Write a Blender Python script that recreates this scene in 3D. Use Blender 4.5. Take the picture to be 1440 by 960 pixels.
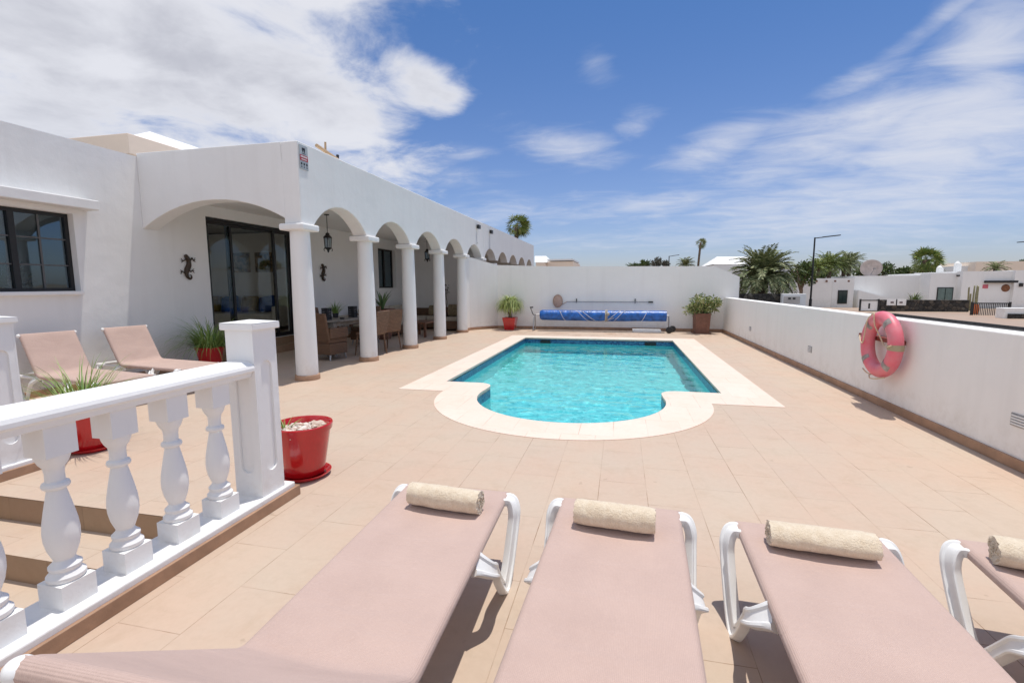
import bpy, bmesh, math, random
from mathutils import Vector, Matrix, noise
random.seed(7)
R = math.radians
S = bpy.context.scene
for o in list(bpy.data.objects): bpy.data.objects.remove(o)
COL = S.collection

# ------------------------------------------------------------------ camera
YAW, PIT, ROL = R(-12.80), R(-6.78), R(-0.21)
cy, sy_, cp, sp = math.cos(YAW), math.sin(YAW), math.cos(PIT), math.sin(PIT)
FW = Vector((sy_*cp, cy*cp, sp)); RT = Vector((cy, -sy_, 0)); UP = RT.cross(FW)
cr, sr = math.cos(ROL), math.sin(ROL)
RT, UP = cr*RT + sr*UP, -sr*RT + cr*UP
CAMZ = 1.45; FPX = 669.86
cam = bpy.data.cameras.new('camera'); co = bpy.data.objects.new('camera', cam); COL.objects.link(co)
m = Matrix(((RT.x, UP.x, -FW.x), (RT.y, UP.y, -FW.y), (RT.z, UP.z, -FW.z))).to_4x4()
m.translation = Vector((0, 0, CAMZ)); co.matrix_world = m
cam.sensor_width = 36; cam.sensor_fit = 'HORIZONTAL'; cam.lens = 36*FPX/1440
cam.clip_start = 0.05; cam.clip_end = 8000
S.camera = co

def ray(px, py):
    return RT*((px-720)/FPX) + UP*(-(py-480)/FPX) + FW
def at(px, py, Y):                      # the world point seen at a photo pixel, on the plane y = Y
    d = ray(px, py); return Vector((0, 0, CAMZ)) + d*(Y/d.y)

# ------------------------------------------------------------------ exposure
S.view_settings.view_transform = 'Standard'; S.view_settings.look = 'None'
S.view_settings.exposure = 0.40; S.view_settings.gamma = 1.0
S.render.engine = 'CYCLES'
S.cycles.max_bounces = 12; S.cycles.diffuse_bounces = 5; S.cycles.transparent_max_bounces = 12

# ------------------------------------------------------------------ sun
sund = Vector((0.10, 0.15, 1.0)).normalized()
SEL = math.asin(sund.z); SAZ = math.atan2(sund.x, sund.y)
sl = bpy.data.lights.new('sun', 'SUN'); sl.energy = 2.85; sl.angle = R(0.6); sl.color = (1.0, 0.95, 0.87)
so = bpy.data.objects.new('sun', sl); COL.objects.link(so)
so.rotation_euler = (-sund).to_track_quat('-Z', 'Y').to_euler(); so.location = (0, 0, 30)

# ------------------------------------------------------------------ world: sky with clouds
class NT:
    def __init__(s, tree): s.t = tree; s.n = tree.nodes; s.l = tree.links
    def node(s, typ, **kw):
        n = s.n.new(typ)
        for k, v in kw.items():
            if k == 'inp':
                for a, b in v.items():
                    s.set(n.inputs[a], b)
            else: setattr(n, k, v)
        return n
    def set(s, sock, v):
        if isinstance(v, bpy.types.NodeSocket): s.l.new(v, sock)
        elif isinstance(v, bpy.types.Node): s.l.new(v.outputs[0], sock)
        else: sock.default_value = v
    def m(s, op, a, b=None, c=None, clamp=False):
        n = s.n.new('ShaderNodeMath'); n.operation = op; n.use_clamp = clamp
        s.set(n.inputs[0], a)
        if b is not None: s.set(n.inputs[1], b)
        if c is not None: s.set(n.inputs[2], c)
        return n.outputs[0]
    def ramp(s, fac, stops):
        n = s.n.new('ShaderNodeValToRGB'); s.set(n.inputs[0], fac)
        e = n.color_ramp.elements
        while len(e) > 1: e.remove(e[-1])
        e[0].position = stops[0][0]; e[0].color = stops[0][1]
        for p, c in stops[1:]:
            q = e.new(p); q.color = c
        return n.outputs[0]
    def mix(s, fac, a, b, typ='MIX'):
        n = s.n.new('ShaderNodeMix'); n.data_type = 'RGBA'; n.blend_type = typ; n.clamp_factor = True
        s.set(n.inputs['Factor'], fac); s.set(n.inputs[6], a); s.set(n.inputs[7], b)
        return n.outputs[2]
def g4(v): return (v, v, v, 1)
def c4(c): return (c[0], c[1], c[2], 1)

W = bpy.data.worlds.new('World'); S.world = W; W.use_nodes = True
W.node_tree.nodes.clear()
w = NT(W.node_tree)
sky = w.node('ShaderNodeTexSky'); sky.sky_type = 'NISHITA'; sky.sun_disc = False
sky.sun_elevation = SEL; sky.sun_rotation = SAZ; sky.altitude = 50
sky.air_density = 1.0; sky.dust_density = 0.6; sky.ozone_density = 1.6
tc = w.node('ShaderNodeTexCoord')
sep = w.node('ShaderNodeSeparateXYZ'); w.set(sep.inputs[0], tc.outputs['Generated'])
dx, dy, dz = sep.outputs
az = w.m('ARCTAN2', dx, dy); el = w.m('ARCSINE', dz)
zc = w.m('MAXIMUM', dz, 0.0)
zz = w.m('ADD', zc, 0.13)
pu = w.m('DIVIDE', dx, zz); pv = w.m('DIVIDE', dy, zz)
cvec = w.node('ShaderNodeCombineXYZ'); w.set(cvec.inputs[0], pu); w.set(cvec.inputs[1], pv)
cvec.inputs[2].default_value = 3.7
def nz(vec, scale, detail, rough=.55, dist=0.0, typ='ShaderNodeTexNoise'):
    return w.node(typ, inp={'Vector': vec, 'Scale': scale, 'Detail': detail, 'Roughness': rough, 'Distortion': dist}).outputs['Fac']
mp = w.node('ShaderNodeMapping'); w.set(mp.inputs['Vector'], cvec); mp.inputs['Rotation'].default_value = (0, 0, R(30)); mp.inputs['Scale'].default_value = (1.0, 1.7, 1.0)
n1 = nz(cvec.outputs[0], 2.6, 10, .62, .35)
n2 = nz(mp.outputs[0], 2.6, 9, .62, .5)
# cloud banks where the photograph has them: (px, py, half width px, half height px, tilt, weight, wispiness)
banks = [
 (200, 60, 330, 190, 12, 1.15, 0), (440, 150, 190, 100, 28, 1.0, 0), (60, 150, 260, 90, 5, 1.0, 0), (350,215,300,60,8,.8,0),
 (590, 112, 60, 48, 25, .86, 0), (628, 140, 40, 40, 0, .72, 0), (150, -120, 420, 180, 0, 1.2, 0),(395,20,110,90,20,.9,0),
 (795, 204, 95, 30, 8, .80, 1), (838, 90, 38, 34, 20, .58, 1), (900, 172, 42, 28, -15, .62, 1), (690, 300, 120, 26, 0, .62, 1),
 (1010, 210, 110, 34, -14, .78, 1), (1200, 118, 80, 22, -10, .80, 1), (1180, 190, 260, 62, -12, .95, 1),
 (1400, 60, 110, 90, -30, .95, 1), (1330, 200, 240, 110, -8, 1.05, 1), (1200, 290, 420, 70, -2, .9, 1), (1390,140,120,90,-20,.9,1),
 (900, 290, 260, 26, -3, .66, 1), (620, 240, 90, 24, 0, .62, 1), (1000, 335, 600, 26, 0, .55, 1), (1330, 22, 140, 22, -28, .7, 1), (660,215,50,20,0,.6,1),
 (1700, 100, 260, 260, 0, 1.0, 1), (-300, 100, 300, 300, 0, 1.1, 0)]
def dirae(px, py):
    d = ray(px, py).normalized(); return math.atan2(d.x, d.y), math.asin(max(-1, min(1, d.z)))
dens = {0: None, 1: None}
for px, py, hw, hh, tilt, wt, kind in banks:
    a0, e0 = dirae(px, py)
    r = ray(px, py); k = 1.0/(FPX*(r.length))          # px -> radians near there
    sa = hw*k/max(.35, math.cos(e0)); se = hh*k*1.0
    if abs(px-720) < 1000:
        a1, e1 = dirae(px+hw, py); a2, e2 = dirae(px, py-hh)
        sa = abs(a1-a0); se = abs(e2-e0)
    t = R(-tilt)
    da = w.m('SUBTRACT', az, a0); de = w.m('SUBTRACT', el, e0)
    u = w.m('DIVIDE', w.m('ADD', w.m('MULTIPLY', da, math.cos(t)), w.m('MULTIPLY', de, math.sin(t))), sa)
    v = w.m('DIVIDE', w.m('SUBTRACT', w.m('MULTIPLY', de, math.cos(t)), w.m('MULTIPLY', da, math.sin(t))), se)
    d2 = w.m('ADD', w.m('MULTIPLY', u, u), w.m('MULTIPLY', v, v))
    f = w.m('MULTIPLY', w.m('EXPONENT', w.m('MULTIPLY', d2, -0.85)), wt)
    dens[kind] = f if dens[kind] is None else w.m('MAXIMUM', dens[kind], f)
# unseen cloud cover added behind and beside the camera as neutral fill light
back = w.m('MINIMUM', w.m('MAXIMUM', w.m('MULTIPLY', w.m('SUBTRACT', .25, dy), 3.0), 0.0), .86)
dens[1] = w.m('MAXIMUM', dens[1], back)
A0 = w.m('ADD', dens[0], w.m('MULTIPLY', w.m('SUBTRACT', n1, .5), 1.5))
A1 = w.m('ADD', dens[1], w.m('MULTIPLY', w.m('SUBTRACT', n2, .5), 1.15))
def sstep(x, a, b):
    n = w.node('ShaderNodeMapRange'); n.interpolation_type = 'SMOOTHSTEP'
    w.set(n.inputs[0], x); n.inputs[1].default_value = a; n.inputs[2].default_value = b
    return n.outputs[0]
D0 = sstep(A0, .30, .88); D1 = w.m('MULTIPLY', sstep(A1, .22, 1.25), .84)
alpha = w.m('MAXIMUM', D0, D1)
shade = w.m('MULTIPLY', sstep(A0, .62, 1.35), sstep(nz(cvec.outputs[0], 2.3, 6, .55, .3), .36, .66))
ccol = w.mix(shade, c4((5.3, 5.4, 5.85)), c4((3.7, 3.8, 4.3)))
ccol = w.mix(sstep(dy, .1, -.4), ccol, c4((6.9, 7.1, 7.5)))  # cloud behind the camera brightened as added fill for the shaded walls
ccol = w.mix(w.m('MULTIPLY', sstep(dx, -.25, -.75), sstep(dy, .36, .08)), ccol, c4((11.0, 10.7, 10.4)))  # unseen western cloud made extra bright, added fill for the right wall
ccol = w.mix(w.m('MULTIPLY', sstep(dz, .32, .0), .35), ccol, c4((4.0, 4.5, 5.5)))
skyc = w.mix(1.0, sky.outputs[0], w.mix(sstep(dz, .02, .60), c4((.60, .62, .80)), c4((.335, .54, .78))), 'MULTIPLY')
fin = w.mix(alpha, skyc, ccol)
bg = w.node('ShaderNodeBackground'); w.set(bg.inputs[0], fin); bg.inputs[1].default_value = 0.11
wo = w.node('ShaderNodeOutputWorld'); w.l.new(bg.outputs[0], wo.inputs[0])
W.cycles.sampling_method = 'MANUAL'; W.cycles.sample_map_resolution = 512

# ------------------------------------------------------------------ tagging and mesh helpers
def tag(o, label=None, cat=None, group=None, kind=None):
    if label: o['label'] = label
    if cat: o['category'] = cat
    if group: o['group'] = group
    if kind: o['kind'] = kind
    return o
def empty(name, loc=(0, 0, 0), rz=0.0, label=None, cat=None, group=None):
    o = bpy.data.objects.new(name, None); COL.objects.link(o)
    o.location = loc; o.rotation_euler = (0, 0, rz); o.empty_display_size = .1
    return tag(o, label, cat, group)
def link(name, bm, mat, parent=None, smooth=False, bevel=0.0, seg=2, auto=None):
    me = bpy.data.meshes.new(name)
    bmesh.ops.recalc_face_normals(bm, faces=bm.faces)
    bm.to_mesh(me); bm.free()
    for x in (mat if isinstance(mat, (list, tuple)) else [mat]): me.materials.append(x)
    o = bpy.data.objects.new(name, me); COL.objects.link(o)
    if parent is not None: o.parent = parent
    if smooth:
        for p in me.polygons: p.use_smooth = True
        if smooth is not True: me.set_sharp_from_angle(angle=R(smooth))
    if bevel:
        b = o.modifiers.new('bevel', 'BEVEL'); b.width = bevel; b.segments = seg; b.limit_method = 'ANGLE'; b.angle_limit = R(40)
        b.harden_normals = False
    return o
def raw(name, verts, faces, mat, parent=None, smooth=False):
    me = bpy.data.meshes.new(name); me.from_pydata(verts, [], faces); me.update()
    for x in (mat if isinstance(mat, (list, tuple)) else [mat]): me.materials.append(x)
    o = bpy.data.objects.new(name, me); COL.objects.link(o)
    if parent is not None: o.parent = parent
    if smooth:
        for p in me.polygons: p.use_smooth = True
    return o
def NB(): return bmesh.new()
def box(bm, x0, x1, y0, y1, z0, z1, mat=None):
    ps = [(x0,y0,z0),(x1,y0,z0),(x1,y1,z0),(x0,y1,z0),(x0,y0,z1),(x1,y0,z1),(x1,y1,z1),(x0,y1,z1)]
    if mat is not None: ps = [tuple(mat @ Vector(p)) for p in ps]
    v = [bm.verts.new(p) for p in ps]
    for f in ((0,3,2,1),(4,5,6,7),(0,1,5,4),(1,2,6,5),(2,3,7,6),(3,0,4,7)): bm.faces.new([v[i] for i in f])
    return v
def tube(bm, pts, rad, n=8, cap=True, closed=False):
    pts = [Vector(p) for p in pts]; N = len(pts)
    rads = rad if isinstance(rad, (list, tuple)) else [rad]*N
    rings = []; prev = None
    for i, p in enumerate(pts):
        if closed: d = pts[(i+1) % N] - pts[i-1]
        else: d = pts[min(i+1, N-1)] - pts[max(i-1, 0)]
        d = d.normalized() if d.length > 1e-9 else Vector((0, 0, 1))
        if prev is None:
            a = d.orthogonal().normalized()
        else:
            a = (prev - d*prev.dot(d)); a = a.normalized() if a.length > 1e-6 else d.orthogonal().normalized()
        prev = a; b = d.cross(a)
        rings.append([bm.verts.new(p + (a*math.cos(t) + b*math.sin(t))*rads[i]) for t in [2*math.pi*k/n for k in range(n)]])
    for i in range(N if closed else N-1):
        A, B = rings[i], rings[(i+1) % N]
        for k in range(n): bm.faces.new((A[k], A[(k+1) % n], B[(k+1) % n], B[k]))
    if cap and not closed:
        bm.faces.new(rings[0][::-1]); bm.faces.new(rings[-1])
def sweep(bm, pts, prof, side=Vector((1, 0, 0)), scales=None):
    """sweep a closed 2-D profile (u along side, v along side x tangent) along pts"""
    pts = [Vector(p) for p in pts]; N = len(pts); rings = []
    for i, p in enumerate(pts):
        d = (pts[min(i+1, N-1)] - pts[max(i-1, 0)]).normalized()
        a = (side - d*side.dot(d)).normalized(); b = a.cross(d)
        s = scales[i] if scales else (1, 1)
        rings.append([bm.verts.new(p + a*u*s[0] + b*v*s[1]) for u, v in prof])
    n = len(prof)
    for i in range(N-1):
        for k in range(n): bm.faces.new((rings[i][k], rings[i][(k+1) % n], rings[i+1][(k+1) % n], rings[i+1][k]))
    bm.faces.new(rings[0][::-1]); bm.faces.new(rings[-1])
def sweep2(bm, pts, prof, w0, sgn, scales):
    pts = [Vector(p) for p in pts]; N = len(pts); rings = []; bvec = Vector(w0)
    for i, p in enumerate(pts):
        d = (pts[min(i+1, N-1)] - pts[max(i-1, 0)]).normalized()
        bvec = (bvec - d*bvec.dot(d)).normalized(); a = d.cross(bvec)*sgn; s = scales[i]
        rings.append([bm.verts.new(p + a*u*s[0] + bvec*v*s[1]) for u, v in prof])
    n = len(prof)
    for i in range(N-1):
        for k in range(n): bm.faces.new((rings[i][k], rings[i][(k+1) % n], rings[i+1][(k+1) % n], rings[i+1][k]))
    bm.faces.new(rings[0][::-1]); bm.faces.new(rings[-1])
def lathe(bm, prof, n=24, c=(0, 0), cap=True, sq=None):
    rings = []
    for r, z in prof:
        rings.append([bm.verts.new((c[0]+r*math.cos(2*math.pi*k/n), c[1]+r*math.sin(2*math.pi*k/n), z)) for k in range(n)])
    for i in range(len(rings)-1):
        for k in range(n): bm.faces.new((rings[i][k], rings[i][(k+1) % n], rings[i+1][(k+1) % n], rings[i+1][k]))
    if cap: bm.faces.new(rings[0][::-1]); bm.faces.new(rings[-1])
def polyfill(bm, loops, fn, thick=None):
    """loops: 2-D outlines (first outer, then holes); fn maps (u,v,depth) to 3-D; thick = extrusion depth"""
    allv = []
    def face_at(d):
        ed = []; vs = []
        for L in loops:
            v = [bm.verts.new(fn(p[0], p[1], d)) for p in L]; vs.append(v)
            for i in range(len(v)): ed.append(bm.edges.new((v[i], v[(i+1) % len(v)])))
        bmesh.ops.triangle_fill(bm, use_beauty=True, use_dissolve=False, edges=ed)
        return vs
    A = face_at(0.0)
    if thick:
        B = face_at(thick)
        for a, b in zip(A, B):
            n = len(a)
            for i in range(n): bm.faces.new((a[i], a[(i+1) % n], b[(i+1) % n], b[i]))
def rect(u0, u1, v0, v1): return [(u0, v0), (u1, v0), (u1, v1), (u0, v1)]

# ------------------------------------------------------------------ materials
def mat(name, col, rough=.7, var=.06, vscale=3.0, bump=0.0, bscale=60.0, spec=.5, metal=0.0, coat=0.0, col2=None, dirt=0.0, detail=5):
    M = bpy.data.materials.new(name); M.use_nodes = True; n = NT(M.node_tree); b = n.n['Principled BSDF']
    g = n.node('ShaderNodeNewGeometry'); P = g.outputs['Position']
    tcn = n.node('ShaderNodeTexCoord'); P = tcn.outputs['Object'] if False else P
    ns = n.node('ShaderNodeTexNoise', inp={'Vector': P, 'Scale': vscale, 'Detail': detail, 'Roughness': .6})
    c2 = col2 if col2 else tuple(x*(1-var*2) for x in col); c1 = tuple(min(1, x*(1+var)) for x in col)
    c = n.mix(n.ramp(ns.outputs['Fac'], [(.32, g4(0)), (.68, g4(1))]), c4(c2), c4(c1))
    n.set(b.inputs['Base Color'], c)
    b.inputs['Roughness'].default_value = rough; b.inputs['Metallic'].default_value = metal
    b.inputs['Specular IOR Level'].default_value = spec; b.inputs['Coat Weight'].default_value = coat
    if bump:
        nb = n.node('ShaderNodeTexNoise', inp={'Vector': P, 'Scale': bscale, 'Detail': 4, 'Roughness': .6})
        bn = n.node('ShaderNodeBump', inp={'Height': nb.outputs['Fac'], 'Strength': .8, 'Distance': bump})
        n.set(b.inputs['Normal'], bn)
    return M

def stucco(name, col, streak=.5):
    M = bpy.data.materials.new(name); M.use_nodes = True; n = NT(M.node_tree); b = n.n['Principled BSDF']
    P = n.node('ShaderNodeNewGeometry').outputs['Position']
    big = n.node('ShaderNodeTexNoise', inp={'Vector': P, 'Scale': .9, 'Detail': 6, 'Roughness': .65})
    mpn = n.node('ShaderNodeMapping', inp={'Vector': P, 'Scale': (5, 5, .35)})
    st = n.node('ShaderNodeTexNoise', inp={'Vector': mpn.outputs[0], 'Scale': 1.0, 'Detail': 5, 'Roughness': .6})
    c = n.mix(n.ramp(big.outputs['Fac'], [(.35, g4(0)), (.7, g4(1))]), c4(tuple(x*.95 for x in col)), c4(col))
    c = n.mix(n.m('MULTIPLY', n.ramp(st.outputs['Fac'], [(.5, g4(0)), (.75, g4(1))]), .16*streak*2), c, c4((.56, .54, .51)))
    # splash dirt near the foot
    z = n.node('ShaderNodeSeparateXYZ', inp={0: P}).outputs[2]
    mr = n.node('ShaderNodeMapRange', inp={0: z, 1: .12, 2: .42, 3: 1.0, 4: 0.0}); mr.clamp = True
    nf = n.node('ShaderNodeTexNoise', inp={'Vector': P, 'Scale': 7.0, 'Detail': 6, 'Roughness': .7})
    c = n.mix(n.m('MULTIPLY', n.m('MULTIPLY', mr.outputs[0], n.ramp(nf.outputs['Fac'], [(.45, g4(0)), (.7, g4(1))])), .28), c, c4((.5, .43, .35)))
    n.set(b.inputs['Base Color'], c); b.inputs['Roughness'].default_value = .85; b.inputs['Specular IOR Level'].default_value = .2
    f1 = n.node('ShaderNodeTexNoise', inp={'Vector': P, 'Scale': 70.0, 'Detail': 5, 'Roughness': .65})
    f2 = n.node('ShaderNodeTexNoise', inp={'Vector': P, 'Scale': 4.0, 'Detail': 3, 'Roughness': .5})
    h = n.m('ADD', n.m('MULTIPLY', f1.outputs['Fac'], .14), f2.outputs['Fac'])
    bn = n.node('ShaderNodeBump', inp={'Height': h, 'Strength': .6, 'Distance': .011}); n.set(b.inputs['Normal'], bn)
    return M
WHITE = stucco('white_stucco', (.82, .82, .81), .4)
WHITE2 = stucco('white_wall_paint', (.88, .865, .84), .4)
PAINT = stucco('white_masonry_paint', (.83, .83, .825), .25)
PLASTIC = mat('white_resin', (.80, .80, .79), .38, .03, 9, .0006, 60, .45)
RED = mat('red_glazed_pot', (.50, .008, .012), .16, .08, 6, .001, 14, .5, coat=.5)
TERRA = mat('terracotta_brown', (.20, .095, .065), .75, .14, 9, .004, 60)
SKIRT = mat('skirting_tile', (.40, .24, .15), .6, .12, 5, .002, 40)
BLACK = mat('black_metal', (.012, .012, .013), .45, .1, 8)
RUST = mat('aged_iron', (.055, .035, .022), .6, .3, 40, .002, 80)
SOIL = mat('soil', (.09, .055, .035), .95, .25, 40, .01, 90)
GREY = mat('grey_metal', (.35, .35, .36), .4, .1, 10, metal=.6)
CREAM = stucco('cream_stucco', (.90, .75, .61), .2)
CUSH = mat('beige_cushion', (.46, .41, .34), .9, .08, 14, .003, 160)
TEAK = mat('brown_wood', (.17, .075, .04), .5, .2, 12, .002, 50)
STONETOP = mat('grey_wood_table', (.30, .26, .22), .55, .18, 8, .002, 50)
DARKFAB = mat('dark_cushion', (.03, .03, .035), .9)
ROOF = mat('roof_gravel', (.55, .53, .50), .9, .1, 4, .01, 50)

def tiles(name, base, alt, bw, bh, joint, rot=0.0, off=(0, 0), jw=.003, var=.08, rough=.55):
    M = bpy.data.materials.new(name); M.use_nodes = True; n = NT(M.node_tree); b = n.n['Principled BSDF']
    P = n.node('ShaderNodeNewGeometry').outputs['Position']
    mpn = n.node('ShaderNodeMapping', inp={'Vector': P, 'Location': (off[0], off[1], 0), 'Rotation': (0, 0, rot)})
    br = n.node('ShaderNodeTexBrick', inp={'Vector': mpn.outputs[0], 'Color1': c4(base), 'Color2': c4(alt), 'Mortar': c4(joint), 'Scale': 1.0, 'Mortar Size': jw, 'Mortar Smooth': .3, 'Bias': 0.0, 'Brick Width': bw, 'Row Height': bh})
    br.offset = .5; br.squash = 1.0
    mo = n.node('ShaderNodeTexNoise', inp={'Vector': P, 'Scale': 1.7, 'Detail': 5, 'Roughness': .65}); n.set(br.inputs['Mortar'], n.mix(n.ramp(mo.outputs['Fac'], [(.36, g4(0)), (.54, g4(1))]), c4(joint), c4(tuple(.85*x+.15*y for x, y in zip(base, joint)))))
    ns = n.node('ShaderNodeTexNoise', inp={'Vector': P, 'Scale': 1.1, 'Detail': 7, 'Roughness': .62})
    fine = n.node('ShaderNodeTexNoise', inp={'Vector': P, 'Scale': 26.0, 'Detail': 6, 'Roughness': .7})
    mid = n.node('ShaderNodeTexNoise', inp={'Vector': P, 'Scale': 4.2, 'Detail': 6, 'Roughness': .7, 'Distortion': .6})
    c = n.mix(n.ramp(ns.outputs['Fac'], [(.38, g4(0)), (.64, g4(1))]), br.outputs['Color'], n.mix(1.0, br.outputs['Color'], c4((1.03, .955, .93)), 'MULTIPLY'))
    c = n.mix(n.m('MULTIPLY', n.ramp(fine.outputs['Fac'], [(.4, g4(0)), (.7, g4(1))]), .22), c, n.mix(1.0, c, c4((.80, .77, .74)), 'MULTIPLY'))
    c = n.mix(n.m('MULTIPLY', n.ramp(mid.outputs['Fac'], [(.5, g4(0)), (.72, g4(1))]), .5), c, n.mix(1.0, c, c4((.86, .83, .79)), 'MULTIPLY'))
    if name == 'deck_tiles':
        yy = n.node('ShaderNodeSeparateXYZ', inp={0: P}).outputs[1]
        mk = n.node('ShaderNodeMapRange', inp={0: yy, 1: 13.0, 2: 14.6, 3: 0.0, 4: 1.0}).outputs[0]
        sn = n.node('ShaderNodeTexNoise', inp={'Vector': P, 'Scale': 1.6, 'Detail': 6, 'Roughness': .7, 'Distortion': 1.0})
        c = n.mix(n.m('MULTIPLY', n.m('MULTIPLY', mk, n.ramp(sn.outputs['Fac'], [(.52, g4(0)), (.62, g4(1))])), .5), c, c4((.27, .16, .09)))
        sp_ = n.node('ShaderNodeTexNoise', inp={'Vector': P, 'Scale': 9.0, 'Detail': 3, 'Roughness': .5})
        c = n.mix(n.m('MULTIPLY', n.ramp(sp_.outputs['Fac'], [(.70, g4(0)), (.75, g4(1))]), .3), c, c4((.25, .17, .11)))
    n.set(b.inputs['Base Color'], c)
    n.set(b.inputs['Roughness'], n.m('ADD', n.m('MULTIPLY', mid.outputs['Fac'], .25), rough-.12))
    b.inputs['Specular IOR Level'].default_value = .3
    h = n.m('ADD', n.m('MULTIPLY', br.outputs['Fac'], -1.0), n.m('MULTIPLY', fine.outputs['Fac'], .35))
    bn = n.node('ShaderNodeBump', inp={'Height': h, 'Strength': .5, 'Distance': .003}); n.set(b.inputs['Normal'], bn)
    return M
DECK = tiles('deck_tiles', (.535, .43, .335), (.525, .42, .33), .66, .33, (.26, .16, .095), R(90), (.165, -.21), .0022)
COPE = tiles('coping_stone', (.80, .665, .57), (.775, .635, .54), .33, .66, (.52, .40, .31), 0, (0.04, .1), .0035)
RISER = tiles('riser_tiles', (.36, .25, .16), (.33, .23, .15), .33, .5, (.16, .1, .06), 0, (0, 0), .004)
MOSA = None
def mosaic(name, cols, size=.025, grout=(.5, .7, .7)):
    M = bpy.data.materials.new(name); M.use_nodes = True; n = NT(M.node_tree); b = n.n['Principled BSDF']
    P = n.node('ShaderNodeNewGeometry').outputs['Position']
    sc = n.node('ShaderNodeVectorMath', operation='SCALE', inp={0: P, 'Scale': 1/size})
    fl = n.node('ShaderNodeVectorMath', operation='FLOOR', inp={0: sc.outputs[0]})
    wn = n.node('ShaderNodeTexWhiteNoise', inp={'Vector': fl.outputs[0]})
    st = [(i/(len(cols)-1) if len(cols) > 1 else 0, c4(c)) for i, c in enumerate(cols)]
    c = n.ramp(wn.outputs['Value'], st)
    n.set(b.inputs['Base Color'], c); b.inputs['Roughness'].default_value = .3
    return M
POOLT = mosaic('pool_mosaic', [(.09, .62, .63), (.26, .82, .83), (.15, .72, .73)], .04)
BAND = mosaic('waterline_mosaic', [(.008, .035, .12), (.015, .10, .24), (.06, .22, .36), (.01, .05, .16)], .028)

def water_mat():
    M = bpy.data.materials.new('pool_water'); M.use_nodes = True; n = NT(M.node_tree); n.n.clear()
    rf = n.node('ShaderNodeBsdfGlass', inp={'Roughness': 0.0, 'IOR': 1.33, 'Color': (.90, .99, 1.0, 1)})
    o = n.node('ShaderNodeOutputMaterial'); n.l.new(rf.outputs[0], o.inputs[0])
    return M
WATER = water_mat()

def glass_mat(name, tint=(.55, .62, .66), refl=.35):
    M = bpy.data.materials.new(name); M.use_nodes = True; n = NT(M.node_tree); n.n.clear()
    bf = n.node('ShaderNodeNewGeometry').outputs['Backfacing']
    fr = n.node('ShaderNodeFresnel', inp={'IOR': n.m('ADD', n.m('MULTIPLY', bf, 1/1.55-1.55), 1.55)})
    f = n.m('ADD', n.m('MULTIPLY', fr.outputs[0], 1.0), refl, clamp=True)
    P = n.node('ShaderNodeNewGeometry').outputs['Position']
    ns = n.node('ShaderNodeTexNoise', inp={'Vector': P, 'Scale': 1.3, 'Detail': 2})
    bn = n.node('ShaderNodeBump', inp={'Height': ns, 'Strength': .15, 'Distance': .02})
    gl = n.node('ShaderNodeBsdfGlossy', inp={'Roughness': .0, 'Color': (.7, .85, .95, 1), 'Normal': bn})
    tr = n.node('ShaderNodeBsdfTransparent', inp={'Color': c4(tint)})
    mx = n.node('ShaderNodeMixShader', inp={0: f, 1: tr, 2: gl})
    o = n.node('ShaderNodeOutputMaterial'); n.l.new(mx.outputs[0], o.inputs[0])
    return M
GLASS = glass_mat('window_glass', refl=.08)
GLASS2 = glass_mat('door_glass', (.84, .87, .87), -.02)

def sling_mat():
    M = bpy.data.materials.new('sling_fabric'); M.use_nodes = True; n = NT(M.node_tree); b = n.n['Principled BSDF']
    O = n.node('ShaderNodeTexCoord').outputs['Object']
    big = n.node('ShaderNodeTexNoise', inp={'Vector': O, 'Scale': 3.2, 'Detail': 5, 'Roughness': .6})
    s1 = n.node('ShaderNodeTexWave', wave_type='BANDS', bands_direction='X', inp={'Vector': O, 'Scale': 62.0, 'Distortion': .25, 'Detail': 1.0})
    s2 = n.node('ShaderNodeTexWave', wave_type='BANDS', bands_direction='Y', inp={'Vector': O, 'Scale': 62.0, 'Distortion': .25, 'Detail': 1.0})
    spk = n.node('ShaderNodeTexNoise', inp={'Vector': O, 'Scale': 160.0, 'Detail': 2, 'Roughness': .8})
    c = n.mix(n.ramp(big.outputs['Fac'], [(.3, g4(0)), (.7, g4(1))]), c4((.485, .352, .302)), c4((.57, .42, .36)))
    wv = n.m('MULTIPLY', n.m('ADD', s1.outputs['Fac'], s2.outputs['Fac']), .5)
    c = n.mix(n.m('MULTIPLY', wv, .5), c, c4((.42, .30, .26)))
    c = n.mix(n.m('MULTIPLY', n.ramp(spk.outputs['Fac'], [(.5, g4(0)), (.62, g4(1))]), .12), c, c4((.68, .52, .45)))
    n.set(b.inputs['Base Color'], c); b.inputs['Roughness'].default_value = .85; b.inputs['Specular IOR Level'].default_value = .25
    b.inputs['Sheen Weight'].default_value = .15
    mw = n.node('ShaderNodeMapping', inp={'Vector': O, 'Scale': (2.5, 9.0, 4.0)})
    wr = n.node('ShaderNodeTexNoise', inp={'Vector': mw.outputs[0], 'Scale': 1.0, 'Detail': 3, 'Roughness': .5, 'Distortion': .6})
    b0 = n.node('ShaderNodeBump', inp={'Height': wr.outputs['Fac'], 'Strength': .5, 'Distance': .02})
    bn = n.node('ShaderNodeBump', inp={'Height': wv, 'Strength': .5, 'Distance': .002, 'Normal': b0}); n.set(b.inputs['Normal'], bn)
    return M
SLING = sling_mat()
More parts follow.
